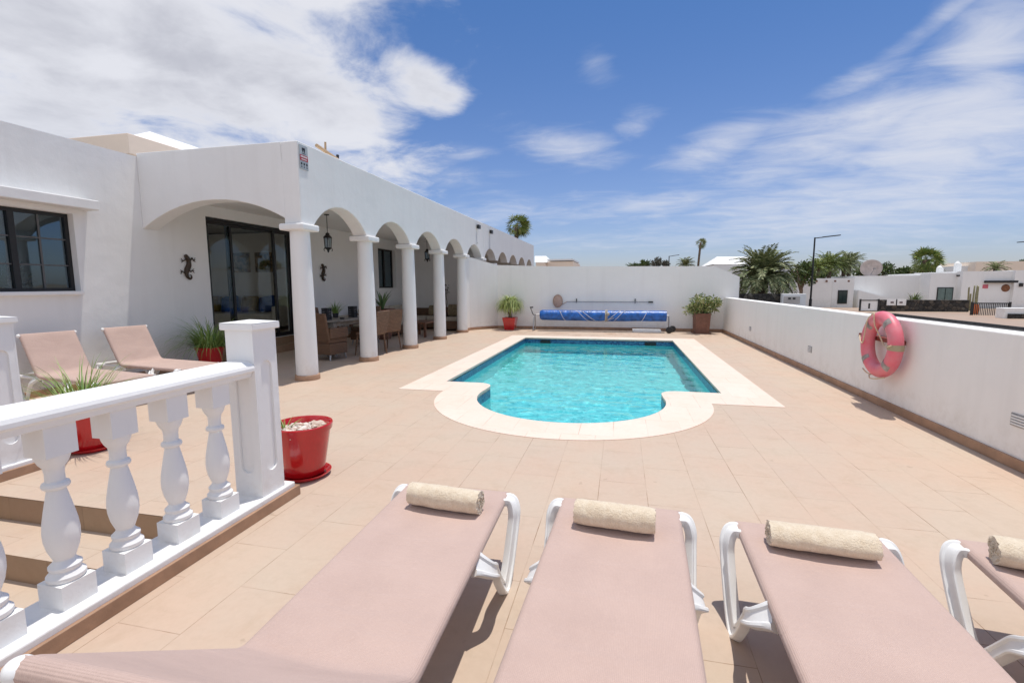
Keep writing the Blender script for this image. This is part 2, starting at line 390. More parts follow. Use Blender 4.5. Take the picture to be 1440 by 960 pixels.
def towel_mat():
    M = bpy.data.materials.new('towel_terry'); M.use_nodes = True; n = NT(M.node_tree); b = n.n['Principled BSDF']
    O = n.node('ShaderNodeTexCoord').outputs['Object']
    a = n.node('ShaderNodeTexNoise', inp={'Vector': O, 'Scale': 150.0, 'Detail': 3, 'Roughness': .8})
    a2 = n.node('ShaderNodeTexNoise', inp={'Vector': O, 'Scale': 34.0, 'Detail': 4, 'Roughness': .7})
    c = n.mix(n.ramp(a2.outputs['Fac'], [(.3, g4(0)), (.7, g4(1))]), c4((.72, .59, .43)), c4((.86, .75, .59)))
    c = n.mix(n.m('MULTIPLY', n.ramp(a.outputs['Fac'], [(.4, g4(1)), (.6, g4(0))]), .3), c, c4((.55, .43, .29)))
    n.set(b.inputs['Base Color'], c); b.inputs['Roughness'].default_value = 1; b.inputs['Specular IOR Level'].default_value = .05
    b.inputs['Sheen Weight'].default_value = .4
    h = n.m('ADD', a.outputs['Fac'], n.m('MULTIPLY', a2.outputs['Fac'], .6))
    bn = n.node('ShaderNodeBump', inp={'Height': h, 'Strength': 1.0, 'Distance': .006}); n.set(b.inputs['Normal'], bn)
    return M
TOWEL = towel_mat()
def leaf(name, c1, c2, rough=.5):
    M = bpy.data.materials.new(name); M.use_nodes = True; n = NT(M.node_tree); b = n.n['Principled BSDF']
    g = n.node('ShaderNodeNewGeometry')
    c = n.mix(g.outputs['Random Per Island'], c4(c1), c4(c2))
    n.set(b.inputs['Base Color'], c); b.inputs['Roughness'].default_value = rough
    b.inputs['Specular IOR Level'].default_value = .4
    b.inputs['Subsurface Weight'].default_value = 0
    return M
GRASS = leaf('grass_blades', (.10, .20, .03), (.30, .40, .11))
PALM = leaf('palm_leaflets', (.07, .11, .04), (.34, .35, .17))
PALMY = leaf('palm_leaflets_yellow', (.08, .15, .03), (.30, .32, .09))
SHRUB = leaf('shrub_leaves', (.035, .08, .015), (.15, .20, .05))
SHRUBR = leaf('croton_leaves', (.08, .16, .03), (.42, .40, .18))
TREE = leaf('tree_leaves', (.03, .06, .018), (.14, .19, .05))
FADED = leaf('faded_leaves', (.09, .09, .07), (.2, .2, .17))
BARK = mat('palm_bark', (.16, .11, .075), .9, .25, 12, .03, 25)

def wicker():
    M = bpy.data.materials.new('wicker_weave'); M.use_nodes = True; n = NT(M.node_tree); b = n.n['Principled BSDF']
    O = n.node('ShaderNodeTexCoord').outputs['Object']
    br = n.node('ShaderNodeTexBrick', inp={'Vector': O, 'Color1': c4((.26, .145, .082)), 'Color2': c4((.17, .095, .055)), 'Mortar': c4((.09, .05, .03)), 'Scale': 1.0, 'Mortar Size': .006, 'Brick Width': .06, 'Row Height': .03})
    sp3 = n.node('ShaderNodeSeparateXYZ', inp={0: O})
    cb = n.node('ShaderNodeCombineXYZ', inp={0: n.m('ADD', sp3.outputs[0], sp3.outputs[1]), 1: sp3.outputs[2]})
    n.set(br.inputs['Vector'], cb)
    n.set(b.inputs['Base Color'], br.outputs['Color']); b.inputs['Roughness'].default_value = .6
    bn = n.node('ShaderNodeBump', inp={'Height': br.outputs['Fac'], 'Strength': .8, 'Distance': -.006}); n.set(b.inputs['Normal'], bn)
    return M
WICKER = wicker()
def basalt():
    M = bpy.data.materials.new('lava_stone'); M.use_nodes = True; n = NT(M.node_tree); b = n.n['Principled BSDF']
    P = n.node('ShaderNodeNewGeometry').outputs['Position']
    v = n.node('ShaderNodeTexVoronoi', inp={'Vector': P, 'Scale': 4.5}); v.feature = 'F1'
    e = n.node('ShaderNodeTexVoronoi', inp={'Vector': P, 'Scale': 4.5}); e.feature = 'DISTANCE_TO_EDGE'
    sp3 = n.node('ShaderNodeSeparateColor', inp={0: v.outputs['Color']})
    c = n.ramp(sp3.outputs[0], [(0, c4((.018, .017, .016))), (.5, c4((.045, .042, .038))), (.85, c4((.08, .065, .05))), (1, c4((.13, .12, .1)))])
    c = n.mix(n.ramp(e.outputs['Distance'], [(0, g4(1)), (.05, g4(0))]), c, c4((.012, .012, .012)))
    n.set(b.inputs['Base Color'], c); b.inputs['Roughness'].default_value = .9
    bn = n.node('ShaderNodeBump', inp={'Height': n.ramp(e.outputs['Distance'], [(0, g4(0)), (.15, g4(1))]), 'Strength': 1.0, 'Distance': .04}); n.set(b.inputs['Normal'], bn)
    return M
BASALT = basalt()

# ================================================================== SETTING
# ---- pool outline
CX, CYY = -.62, 6.08
PX0, PX1, PY0, PY1 = -2.54, 1.34, 6.69, 12.86
RI, RO = 1.20, 1.73
def inner_loop(e=0.0):
    """pool edge, grown outwards by e (e > 0 lies under the coping)"""
    L = [(PX0-e, PY0-e*.0), (PX0-e, PY1+e), (PX1+e, PY1+e), (PX1+e, PY0)]
    L = [(PX0-e, PY0-e), (PX0-e, PY1+e), (PX1+e, PY1+e), (PX1+e, PY0-e)]
    ri = RI+e; rn = .22-e*.9
    # right nub: convex quarter circle joining the front edge to the bay
    for sgn in (1, -1):
        xc = CX + sgn*(RI+.22*.9); yc = PY0-.22
        arc = []
        for k in range(9):
            t = R(90*k/8)
            arc.append((xc - sgn*rn*math.sin(t)*1.0, yc + rn*math.cos(t)))
        if sgn == 1: right = arc
        else: left = arc
    bay = []
    a0 = R(8); 
    for k in range(41):
        t = a0 - (math.pi+2*a0)*k/40
        bay.append((CX + ri*math.cos(t), CYY + ri*math.sin(t)))
    return L + right + bay + left[::-1]
PIN = inner_loop(0.0)
POUT = [(-3.02, 6.06), (-3.02, 13.36), (1.93, 13.36), (1.93, 6.06)]
for k in range(49):
    t = -math.pi*k/48
    POUT.append((CX + RO*math.cos(t), CYY-.02 + RO*math.sin(t)))
# ---- ground, a sheet reaching the horizon with the plot cut out
DX0, DX1, DY0, DY1 = -13.0, 3.26, -4.5, 15.72
EARTH = mat('dry_earth', (.24, .17, .11), .95, .2, .3, .02, 6)
b = NB(); polyfill(b, [rect(-3000, 3000, -3000, 3000), rect(DX0, DX1, DY0, DY1)], lambda u, v, d: (u, v, -.5))
tag(link('ground', b, EARTH), kind='structure')
# ---- deck with a hole for the pool and one for the stairs
SX0, SX1, SY1, SY0 = -4.48, -2.36, 2.31, -2.2
b = NB(); polyfill(b, [rect(DX0, DX1, DY0, DY1), POUT, rect(SX0, SX1, SY0, SY1)], lambda u, v, d: (u, v, 0.0))
tag(link('deck', b, DECK), kind='structure')
b = NB(); polyfill(b, [POUT, PIN], lambda u, v, d: (u, v, .006-d), .05)
tag(link('pool_coping', b, COPE), kind='structure')
# ---- basin
def floor_z(y): return -1.10 - .075*(y-4.9)
b = NB()
n = len(PIN)
rings = []
for zf, sc in ((-.03, 0), (-.235, 0), (None, 0)):
    rings.append([b.verts.new((p[0], p[1], floor_z(p[1]) if zf is None else zf)) for p in PIN])
for i in range(2):
    for k in range(n):
        f = b.faces.new((rings[i][k], rings[i][(k+1) % n], rings[i+1][(k+1) % n], rings[i+1][k]))
        f.material_index = 1 if i == 0 else 0
from mathutils.geometry import delaunay_2d_cdt
vo, eo, fo, _, _, _ = delaunay_2d_cdt([Vector(p) for p in PIN], [(i, (i+1) % n) for i in range(n)], [], 1, 1e-6)
fv = [b.verts.new((p.x, p.y, floor_z(p.y)+.0005)) for p in vo]
for f in fo: b.faces.new([fv[i] for i in f])
basin = link('pool_basin', b, [POOLT, BAND]); tag(basin, kind='structure')
# ---- water: a closed body with an undisturbed top; the ripples are in its surface
b = NB()
WZ = -.135
def shrink(L, e):
    out = []
    for i in range(len(L)):
        p0, p1, p2 = Vector(L[i-1]), Vector(L[i]), Vector(L[(i+1) % len(L)])
        d = ((p1-p0).normalized() + (p2-p1).normalized())
        d = d.normalized() if d.length > 1e-6 else (p2-p1).normalized()
        nr = Vector((d.y, -d.x)); out.append((p1.x+nr.x*e, p1.y+nr.y*e))
    return out
WL = shrink(PIN, .004)
area = sum(PIN[i-1][0]*PIN[i][1]-PIN[i][0]*PIN[i-1][1] for i in range(n))
if area > 0: WL = shrink(PIN, -.004)
from mathutils.geometry import delaunay_2d_cdt
def inside(p, L):
    c = False; j = len(L)-1
    for i in range(len(L)):
        if (L[i][1] > p[1]) != (L[j][1] > p[1]) and p[0] < (L[j][0]-L[i][0])*(p[1]-L[i][1])/(L[j][1]-L[i][1])+L[i][0]: c = not c
        j = i
    return c
bl = []
for i in range(len(WL)):
    p, q = Vector(WL[i]), Vector(WL[(i+1) % len(WL)]); kk = max(1, int((q-p).length/.05))
    for k in range(kk): bl.append(p.lerp(q, k/kk))
ST = .04; gp_ = []; rnd = random.Random(2)
y = 4.8
while y < 12.9:
    x = -2.6
    while x < 1.4:
        P_ = (x+rnd.uniform(-.012, .012), y+rnd.uniform(-.012, .012))
        if inside(P_, WL): gp_.append(Vector(P_))
        x += ST
    y += ST
nb_ = len(bl)
vo, eo, fo, _, _, _ = delaunay_2d_cdt(bl+gp_, [(i, (i+1) % nb_) for i in range(nb_)], [], 1, 1e-5)
def ripple(x, y):
    v = Vector((x*2.6+.7*math.sin(y*1.3), y*3.6, 0))
    return .0052*noise.noise(v) + .0034*noise.noise(v*2.1+Vector((3, 1, 5))) + .0018*noise.noise(v*4.4)
tv = [b.verts.new((p.x, p.y, WZ+ripple(p.x, p.y))) for p in vo]
for f in fo:
    try: b.faces.new([tv[i] for i in f]).smooth = True
    except ValueError: pass
wt = tag(link('pool_water', b, WATER, smooth=True), kind='structure')
wt.cycles.is_caustics_caster = True; basin.cycles.is_caustics_receiver = True; sl.cycles.is_caustics_light = True

bm_ = bmesh.new(); bm_.from_mesh(wt.data); bmesh.ops.reverse_faces(bm_, faces=[f for f in bm_.faces if f.normal.z < 0]); bm_.to_mesh(wt.data); bm_.free()
# ---- stairs going down towards the camera
b = NB()
box(b, SX0, SX1, 1.985, SY1+.2, -.6, -.172); box(b, SX0, SX1, 1.66, 1.985, -.6, -.342); box(b, SX0, SX1, SY0, 1.66, -.6, -.505)
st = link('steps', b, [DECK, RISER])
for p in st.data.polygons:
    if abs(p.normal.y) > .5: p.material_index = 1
tag(st, kind='structure')
b = NB()
box(b, SX0, SX1, SY1, SY1+.02, -.6, -.004); box(b, SX0-.02, SX0, SY0, SY1, -.6, -.004); box(b, SX1, SX1+.02, SY0, SY1, -.6, -.004)
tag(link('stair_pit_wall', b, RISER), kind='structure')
# ---- road, kerb and pavement in front of the villa across the road
ASPH = mat('asphalt', (.075, .073, .072), .9, .15, 3, .004, 80)
b = NB(); polyfill(b, [rect(3.9, 16.188, -40.0, 33.09)], lambda u, v, d: (u, v, -.488)); tag(link('road', b, ASPH), kind='structure')
PAVE = tiles('pavement_slabs', (.42, .32, .24), (.38, .29, .22), .4, .4, (.2, .15, .1))
b = NB(); box(b, 16.31, 60, -20, 33.39, -.49, -.37); box(b, 4.0, 60, 33.4, 41, -.49, -.37); tag(link('pavement', b, PAVE), kind='structure')
b = NB(); box(b, 16.19, 16.305, -20, 33.1, -.5, -.362); box(b, 4.0, 16.3, 33.1, 33.395, -.5, -.362); tag(link('kerb', b, mat('dark_kerb', (.10, .095, .09), .8, .2, 6)), kind='structure')

# ================================================================== VILLA
FX = -4.60; FT = .28; FTOP = 3.53; CAPT = 2.36
COLY = [6.44 + 1.88*i for i in range(6)]
villa = empty('villa', (-7.5, 6.3, 0), 0, 'white stucco villa with an arcade of round columns beside the pool', 'house')
def vpart(name, b, m_, par=villa, **kw):
    o = link(name, b, m_, None, **kw); o.parent = par; o.matrix_parent_inverse = par.matrix_world.inverted() if False else Matrix.Translation(-Vector(par.location)); return o
def arch_pts(y0, y1, zs, rise, n=14, p=2.0):
    c = (y0+y1)/2; a = (y1-y0)/2; out = []
    for k in range(n+1):
        t = math.pi*k/n
        u = -math.cos(t); Rr = (a*a+rise*rise)/(2*rise)
        out.append((c + a*u, zs + math.sqrt(max(0, Rr*Rr-(a*u)**2)) - (Rr-rise)))
    return out
# arcade wall (faces the pool)
def arcade(y0, y1, cols):
    L = [(y0, FTOP), (y0, CAPT)]
    for i in range(len(cols)-1):
        L += arch_pts(cols[i]+.165, cols[i+1]-.165, CAPT, .375)
    L += [(y1, CAPT), (y1, FTOP)]
    return L
YSPLIT = COLY[-1]+.05
b = NB(); polyfill(b, [arcade(6.3, YSPLIT, COLY)], lambda u, v, d: (FX-d, u, v), FT)
vpart('arcade_wall', b, WHITE, bevel=.015)
# big front arch wall, facing the camera
L = [(-7.5, 2.36)] + [(x, z) for x, z in [(-7.5+2.76*(1-math.cos(math.pi*k/20))/2, 2.36+.40*(math.sqrt((2.5810)**2-(1.38*math.cos(math.pi*k/20))**2)-2.181)/.40) for k in range(1, 20)]] + [(-4.74, 2.36), (FX-FT-.002, 2.36), (FX-FT-.002, FTOP), (-7.5, FTOP)]
b = NB(); polyfill(b, [L], lambda u, v, d: (u, 6.303+d, v), .27); vpart('front_arch_wall', b, WHITE, bevel=.012)
# side wall with window opening, door opening, small window opening
WIN = (3.15, 5.30, 1.38, 2.455); DOOR = (7.52, 9.92, 0.30, 2.73); SW = (13.95, 15.15, 1.36, 2.62)
L = [(-4.5, -.3), (15.95, -.3), (15.95, FTOP-.05), (-4.5, FTOP-.05)]
b = NB(); polyfill(b, [L, rect(*WIN), rect(*SW), rect(*DOOR)], lambda u, v, d: (-7.5-d, u, v), .25); vpart('side_wall', b, WHITE)
# end wall of the patio
b = NB(); box(b, -7.499, FX-FT-.01, 15.80, 15.95, -.02, FTOP-.06); vpart('end_wall', b, WHITE)
b = NB(); box(b, -7.498, FX-FT-.004, 6.575, 15.795, 2.93, 3.12); vpart('patio_ceiling', b, WHITE)
b = NB(); box(b, -12.9, -7.76, -4.4, 6.05, 3.0, 3.2); box(b, -12.9, -7.76, 7.40, 15.9, 3.0, 3.2); box(b, -8.6, -7.76, 6.051, 7.399, 3.0, 3.2); box(b, -12.9, -11.6, 6.051, 7.399, 3.0, 3.2); vpart('roof', b, ROOF)  # unseen opening left in the roof, added to let daylight into the room
b = NB(); box(b, -12.95, -12.75, -4.4, 15.9, -.3, 3.4); box(b, -12.7, -7.76, 15.8, 15.95, -.3, 3.4); box(b, -12.7, -7.76, -4.45, -4.3, -.3, 3.4); vpart('outer_wall', b, WHITE)
# rooms
ROOMW = mat('room_wall', (.80, .78, .74), .9, .03, 3)
b = NB(); box(b, -12.0, -11.9, 6.0, 12.0, 0.0, 2.95); box(b, -11.9, -7.76, 5.9, 6.0, 0.0, 2.95); box(b, -11.9, -7.76, 12.0, 12.1, 0, 2.95); vpart('room_wall', b, ROOMW)
b = NB(); box(b, -11.9, -7.76, 1.9, 2.0, 0.0, 2.95); box(b, -10.6, -10.5, 2.0, 5.9, 0, 2.95); vpart('room_wall', b, ROOMW)
# skirting along patio and side wall
b = NB(); box(b, -7.498, -7.48, -4.4, 7.445, .001, .085); box(b, -7.498, -7.48, 9.995, 15.79, .001, .085); box(b, -7.47, -4.9, 15.78, 15.798, .001, .085)
vpart('skirting', b, SKIRT)
# ledge over the window
b = NB(); box(b, -7.498, -7.27, 2.7, 5.50, 2.52, 2.655); vpart('window_hood', b, WHITE, bevel=.012)
b = NB(); box(b, -7.64, -7.42, 3.16, 5.29, 1.335, 1.385); vpart('window_sill', b, WHITE, bevel=.008)
# windows
def window(y0, y1, z0, z1, x, mull, muntin=None, par=villa, label=None, fw=.05):
    b = NB()
    box(b, x-.05, x, y0, y1, z0, z0+fw); box(b, x-.05, x, y0, y1, z1-fw, z1); box(b, x-.05, x, y0, y0+fw, z0+fw, z1-fw); box(b, x-.05, x, y1-fw, y1, z0+fw, z1-fw)
    for ym in mull: box(b, x-.055, x+.008, ym-.035, ym+.035, z0+fw, z1-fw)
    o = vpart('window', b, BLACK)
    if label: o['label'] = label
    b = NB(); box(b, x-.030, x-.024, y0+fw, y1-fw, z0+fw, z1-fw); g = link('pane', b, GLASS, o)
    if muntin:
        b = NB(); ys = [y0+fw] + mull + [y1-fw]
        for i in range(len(ys)-1):
            ym = (ys[i]+ys[i+1])/2; box(b, x-.022, x-.010, ym-.011, ym+.011, z0+fw, z1-fw)
        for k in (1, 2):
            zm = z0+(z1-z0)*k/3; box(b, x-.0225, x-.0095, y0+fw, y1-fw, zm-.009, zm+.009)
        link('glazing_bar', b, mat('bronze_bar', (.10, .10, .10), .5), o)
    return o
window(3.15, 5.30, 1.38, 2.455, -7.60, [3.92, 4.64], True, label='wide dark framed window with glazing bars')
window(13.95, 15.15, 1.36, 2.62, -7.62, [14.55], label='small dark framed patio window')
# curtains pale inside the left window
# sliding door
b = NB(); box(b, -7.498, -7.485, 7.45, 9.99, .002, .298); box(b, -7.484, -7.22, 7.45, 9.99, .002, .15); vpart('door_step', b, RISER)
b = NB(); box(b, -11.89, -7.765, 6.01, 11.99, .20, .297); vpart('room_floor', b, mat('indoor_floor', (.42, .33, .24), .4, .05, 4))
b = NB(); y0, y1, z0, z1 = DOOR; x = -7.58
box(b, x-.1, x+.02, y0+.001, y0+.06, z0+.001, z1-.002); box(b, x-.1, x+.02, y1-.06, y1-.001, z0+.001, z1-.002); box(b, x-.1, x+.02, y0+.06, y1-.06, z1-.07, z1-.002); box(b, x-.1, x+.02, y0+.06, y1-.06, z0+.001, z0+.035)
sd = vpart('sliding_door', b, BLACK)
for yy0, yy1, xo in ((y0+.06, 8.20, 0.0), (8.10, 9.45, -.045), (9.36, y1-.06, 0.0)):
    b = NB(); fwd = .055
    box(b, x+xo-.035, x+xo, yy0, yy0+fwd, z0+.036, z1-.071); box(b, x+xo-.035, x+xo, yy1-fwd, yy1, z0+.036, z1-.071)
    box(b, x+xo-.035, x+xo, yy0+fwd, yy1-fwd, z0+.036, z0+.09); box(b, x+xo-.035, x+xo, yy0+fwd, yy1-fwd, z1-.12, z1-.071)
    lf = link('door_leaf', b, BLACK, sd)
    lf.matrix_parent_inverse = Matrix.Identity(4)
    b = NB(); box(b, x+xo-.02, x+xo-.014, yy0+fwd, yy1-fwd, z0+.09, z1-.12); p_ = vpart('pane_tmp', b, GLASS2); p_.name = 'pane'
    p_.parent = sd; p_.matrix_parent_inverse = Matrix.Identity(4)
# columns
def column_mesh():
    b = NB(); lathe(b, [(.158, .075), (.162, .1), (.162, .3), (.157, 1.0), (.149, 1.7), (.141, 2.15), (.141, 2.262)], 40, cap=False); return b
col0 = None
for i, y in enumerate(COLY[:6]):
    if i == 0:
        c = vpart('column', column_mesh(), WHITE, smooth=40); c.parent = villa
        b = NB(); box(b, -.205, .205, -.205, .205, 2.262, CAPT-.001); cap_ = link('capital', b, WHITE, c, bevel=.025, seg=3)
        b = NB(); lathe(b, [(.185, .001), (.185, .07), (.180, .078), (.172, .08)], 40); bs = link('column_base', b, SKIRT, c, smooth=40)
        c.matrix_parent_inverse = Matrix.Identity(4)
        col0 = (c, cap_, bs)
    else:
        c = col0[0].copy(); COL.objects.link(c); c.parent = villa
        for q in col0[1:]:
            d = q.copy(); COL.objects.link(d); d.parent = c
    c.location = Vector((FX-.14, y, 0)) - Vector(villa.location)
# roof block with overhanging slab behind the corner
b = NB(); box(b, -12.6, -9.45, 7.45, 13.0, 3.2, 3.9); vpart('roof_block', b, CREAM)
b = NB(); box(b, -12.9, -8.98, 7.42, 13.3, 3.9, 4.27); vpart('roof_slab', b, CREAM, bevel=.01)
b = NB(); v_ = [b.verts.new(p) for p in [(-11.9, 9.3, 4.85), (-9.45, 9.3, 4.28), (-9.9, 10.6, 4.45), (-12.1, 10.6, 5.46), (-11.9, 9.3, 4.275), (-9.45, 9.3, 4.272), (-9.9, 12.6, 4.274), (-12.1, 12.6, 4.273)]]
v_[2].co = (-10.55, 10.6, 4.93); v_[1].co = (-9.75, 9.3, 4.42)
for f in ((0,1,2,3),(4,7,6,5),(0,4,5,1),(1,5,6,2),(2,6,7,3),(3,7,4,0)): b.faces.new([v_[i] for i in f])
vpart('roof_ridge', b, WHITE)

# neighbouring villa with the same arcade, beyond the back wall
nb = empty('neighbouring_villa', (FX, 17, 0), 0, 'white neighbouring villa whose arches rise behind the end of the pool wall', 'house')
NC = [COLY[-1] + 1.88*i for i in range(0, 6)]
b = NB(); polyfill(b, [arcade(YSPLIT+.002, 25.6, NC)], lambda u, v, d: (FX-d, u, v), FT); vpart('arcade_wall', b, WHITE, nb)
# gravelly side: fill piece under the first section
b = NB(); box(b, -7.6, -7.4, 16.0, 25.6, -.5, FTOP-.05); vpart('side_wall', b, mat('brown_render', (.34, .26, .21), .9, .1, 3), nb)
b = NB(); box(b, -7.39, FX-FT-.004, 16.0, 25.6, 2.93, 3.1); vpart('patio_ceiling', b, WHITE, nb)
b = NB(); box(b, -12.9, FX-FT, 25.6, 25.8, -.5, FTOP); vpart('end_wall', b, WHITE, nb)
c1 = None
for y in NC[1:]:
    if c1 is None:
        c1 = vpart('column', column_mesh(), WHITE, nb, smooth=40); c1.matrix_parent_inverse = Matrix.Identity(4); c = c1
    else: c = c1.copy(); COL.objects.link(c)
    c.parent = nb; c.location = Vector((FX-.14, y, 0)) - Vector(nb.location)

# ================================================================== PLOT WALLS
b = NB()
for x0, x1, y0, y1 in ((3.062, 3.26, -4.5, 15.498),):
    box(b, x0, x1, y0, y1, -.5, 1.05)
pw = link('boundary_wall', b, WHITE2, bevel=.012); tag(pw, 'low white boundary wall along the right side of the pool deck', 'wall')
b = NB(); box(b, 3.038, 3.0615, -4.4, 15.48, .001, .088); link('skirting', b, SKIRT, pw, bevel=.004)
# lights sunk in the low wall
for y, wd in ((4.40, .17), (8.66, .16), (12.40, .16)):
    b = NB(); box(b, 3.054, 3.0615, y-wd/2, y+wd/2, .33, .43)
    fr_ = link('wall_light', b, GREY, pw)
    b = NB()
    for k in range(4): box(b, 3.047, 3.0535, y-wd/2+.012, y+wd/2-.012, .342+k*.022, .352+k*.022)
    link('louvre', b, PAINT, fr_)
# back wall (with its diagonal left end)
b = NB()
pl = [(-4.72, 14.05), (-4.71, 14.65), (-4.02, 15.5), (3.46, 15.5), (3.46, 15.72), (-4.12, 15.72), (-4.885, 14.75), (-4.885, 14.05)]
tops = [2.40, 2.31, 2.09, 1.99, 1.99, 2.09, 2.31, 2.40]
def col_top(x, z): return b.verts.new((x[0], x[1], z))
bt = [b.verts.new((p[0], p[1], -.5)) for p in pl[:3]] 
b.free(); b = NB()
def wallseg(b, p0, p1, q0, q1, z00, z01, zb=-.5, sub=1):
    v = [b.verts.new((*p0, zb)), b.verts.new((*p1, zb)), b.verts.new((*q1, zb)), b.verts.new((*q0, zb)),
         b.verts.new((*p0, z00)), b.verts.new((*p1, z01)), b.verts.new((*q1, z01)), b.verts.new((*q0, z00))]
    for f in ((0,3,2,1),(4,5,6,7),(0,1,5,4),(1,2,6,5),(2,3,7,6),(3,0,4,7)): b.faces.new([v[i] for i in f])
# short wall from the last column, curving to the back
segs = [((-4.72, 14.10), (-4.885, 14.10), 2.37), ((-4.71, 14.62), (-4.885, 14.72), 2.33), ((-4.45, 15.02), (-4.6, 15.16), 2.24), ((-4.20, 15.30), (-4.33, 15.46), 2.16), ((-4.00, 15.50), (-4.05, 15.72), 2.10)]
for i in range(len(segs)-1):
    a, c = segs[i], segs[i+1]; wallseg(b, a[0], c[0], a[1], c[1], a[2], c[2])
L = [(-4.0, -.5), (3.46, -.5), (3.46, 1.66), (2.74, 1.985), (-2.0, 2.03), (-4.0, 2.10)]
polyfill(b, [L], lambda u, v, d: (u, 15.5+d, v), .22)
bmesh.ops.remove_doubles(b, verts=b.verts, dist=.0005)
bw = link('back_wall', b, WHITE2); tag(bw, 'tall white wall closing the far end of the pool deck', 'wall')
b = NB(); box(b, -3.99, 3.037, 15.478, 15.4995, .001, .088)
for i in range(len(segs)-1):
    a, c = segs[i][0], segs[i+1][0]; d = (Vector(c)-Vector(a)).normalized(); nr = Vector((d.y, -d.x))*.02
    a2 = (a[0]+nr.x, a[1]+nr.y); c2 = (c[0]+nr.x, c[1]+nr.y); wallseg(b, a2, c2, a, c, .088, .088, .001)
link('skirting', b, SKIRT, bw)

# ================================================================== BALUSTRADES
BX = -2.305
def baluster_mesh(z0=.10, z1=.885):
    b = NB(); h = z1-z0
    box(b, -.067, .067, -.067, .067, z0, z0+.105)
    K_ = .86; prof = [(.070, .105), (.078, .115), (.078, .128), (.066, .140), (.060, .150), (.066, .160), (.066, .170), (.048, .185), (.042, .196), (.050, .215), (.062, .245), (.0705, .285), (.072, .32), (.068, .36), (.058, .41), (.048, .455), (.040, .49), (.037, .505), (.052, .512), (.056, .522), (.052, .533), (.039, .540), (.038, .575), (.042, .60), (.056, .618), (.066, .64), (.070, .655)]
    lathe(b, [(r*K_, z0+z) for r, z in prof], 28)
    box(b, -.060, .060, -.060, .060, z0+.655, z1)
    return b
def balustrade(name, x, yend, ys, post, y_from, label, label_post=None, curb_y1=2.775):
    root = empty(name, (x, yend, 0), 0, label, 'balustrade')
    inv = Matrix.Translation((-x, -yend, 0))
    def P(nm, b, mt, par=root, **k):
        o = link(nm, b, mt, par, **k)
        if par is root: o.matrix_parent_inverse = inv
        return o
    b = NB(); box(b, x-.13, x+.125, y_from, curb_y1-.01, 0.002, .10); P('curb', b, PAINT, bevel=.008)
    b = NB(); box(b, x+.1255, x+.147, y_from, curb_y1+.012, .001, .07); box(b, x-.13, x+.125, curb_y1-.0095, curb_y1+.012, .001, .07); P('curb_tile', b, SKIRT, bevel=.003)
    # post with sunk panels
    h = .100; b = NB(); x0, x1, y0, y1 = x-h, x+h, post-h, post+h; zt = 1.175
    dp = .014; pw_ = .048
    # core inset plus raised frame on each side leaves an arched recess
    box(b, x0+dp, x1-dp, y0+dp, y1-dp, .10, zt)
    arch = []
    for k in range(11):
        t = math.pi*k/10; arch.append((-pw_*math.cos(t), .93+pw_*math.sin(t)))
    dn = []
    for k in range(11):
        t = math.pi*k/10; dn.append((pw_*math.cos(t), .30-pw_*math.sin(t)))
    for f_ in (lambda u, v, d: (x+u, y0+d, v), lambda u, v, d: (x+u, y1-d, v)):
        polyfill(b, [rect(-h, h, .10, zt), arch+dn], f_, dp-.0005)
    hh = h-dp-.0
    for f_ in (lambda u, v, d: (x1-d, post+u, v), lambda u, v, d: (x0+d, post+u, v)):
        polyfill(b, [rect(-hh, hh, .10, zt), arch+dn], f_, dp-.0005)
    po = P('post', b, PAINT)
    b = NB(); box(b, x0-.022, x1+.022, y0-.022, y1+.022, zt+.001, zt+.045)
    v_ = [b.verts.new(p) for p in [(x0-.022, y0-.022, zt+.0455), (x1+.022, y0-.022, zt+.0455), (x1+.022, y1+.022, zt+.0455), (x0-.022, y1+.022, zt+.0455), (x, post, zt+.062)]]
    for k in range(4): b.faces.new((v_[k], v_[(k+1) % 4], v_[4]))
    cp_ = link('post_cap', b, PAINT, po, bevel=.008)
    # handrail
    pr = [(-.105, .945), (-.098, .962), (-.06, .985), (.06, .985), (.098, .962), (.105, .945), (.105, .925), (.082, .915), (.075, .886), (-.075, .886), (-.082, .915), (-.105, .925)]
    b = NB(); A = [b.verts.new((x+u, y_from, v)) for u, v in pr]; B = [b.verts.new((x+u, post-h-.001, v)) for u, v in pr]
    for k in range(len(pr)): b.faces.new((A[k], A[(k+1) % len(pr)], B[(k+1) % len(pr)], B[k]))
    b.faces.new(A); b.faces.new(B[::-1]); P('handrail', b, PAINT, bevel=.004)
    first = None
    for y in ys:
        if first is None:
            first = link('baluster', baluster_mesh(), PAINT, root, smooth=32); o = first
        else: o = first.copy(); COL.objects.link(o); o.parent = root
        o.matrix_parent_inverse = Matrix.Identity(4); o.location = (0, y-yend, 0)
    return root
balustrade('balustrade', BX, 2.59, [2.265, 1.985, 1.71, 1.45, 1.19, .93], 2.59, -1.2, 'white turned balustrade with square post at the right of the steps')
balustrade('balustrade', -4.625, 2.60, [2.30, 2.02, 1.74, 1.46], 2.60, -1.2, 'white square post and curb of the far balustrade left of the steps', curb_y1=2.86)

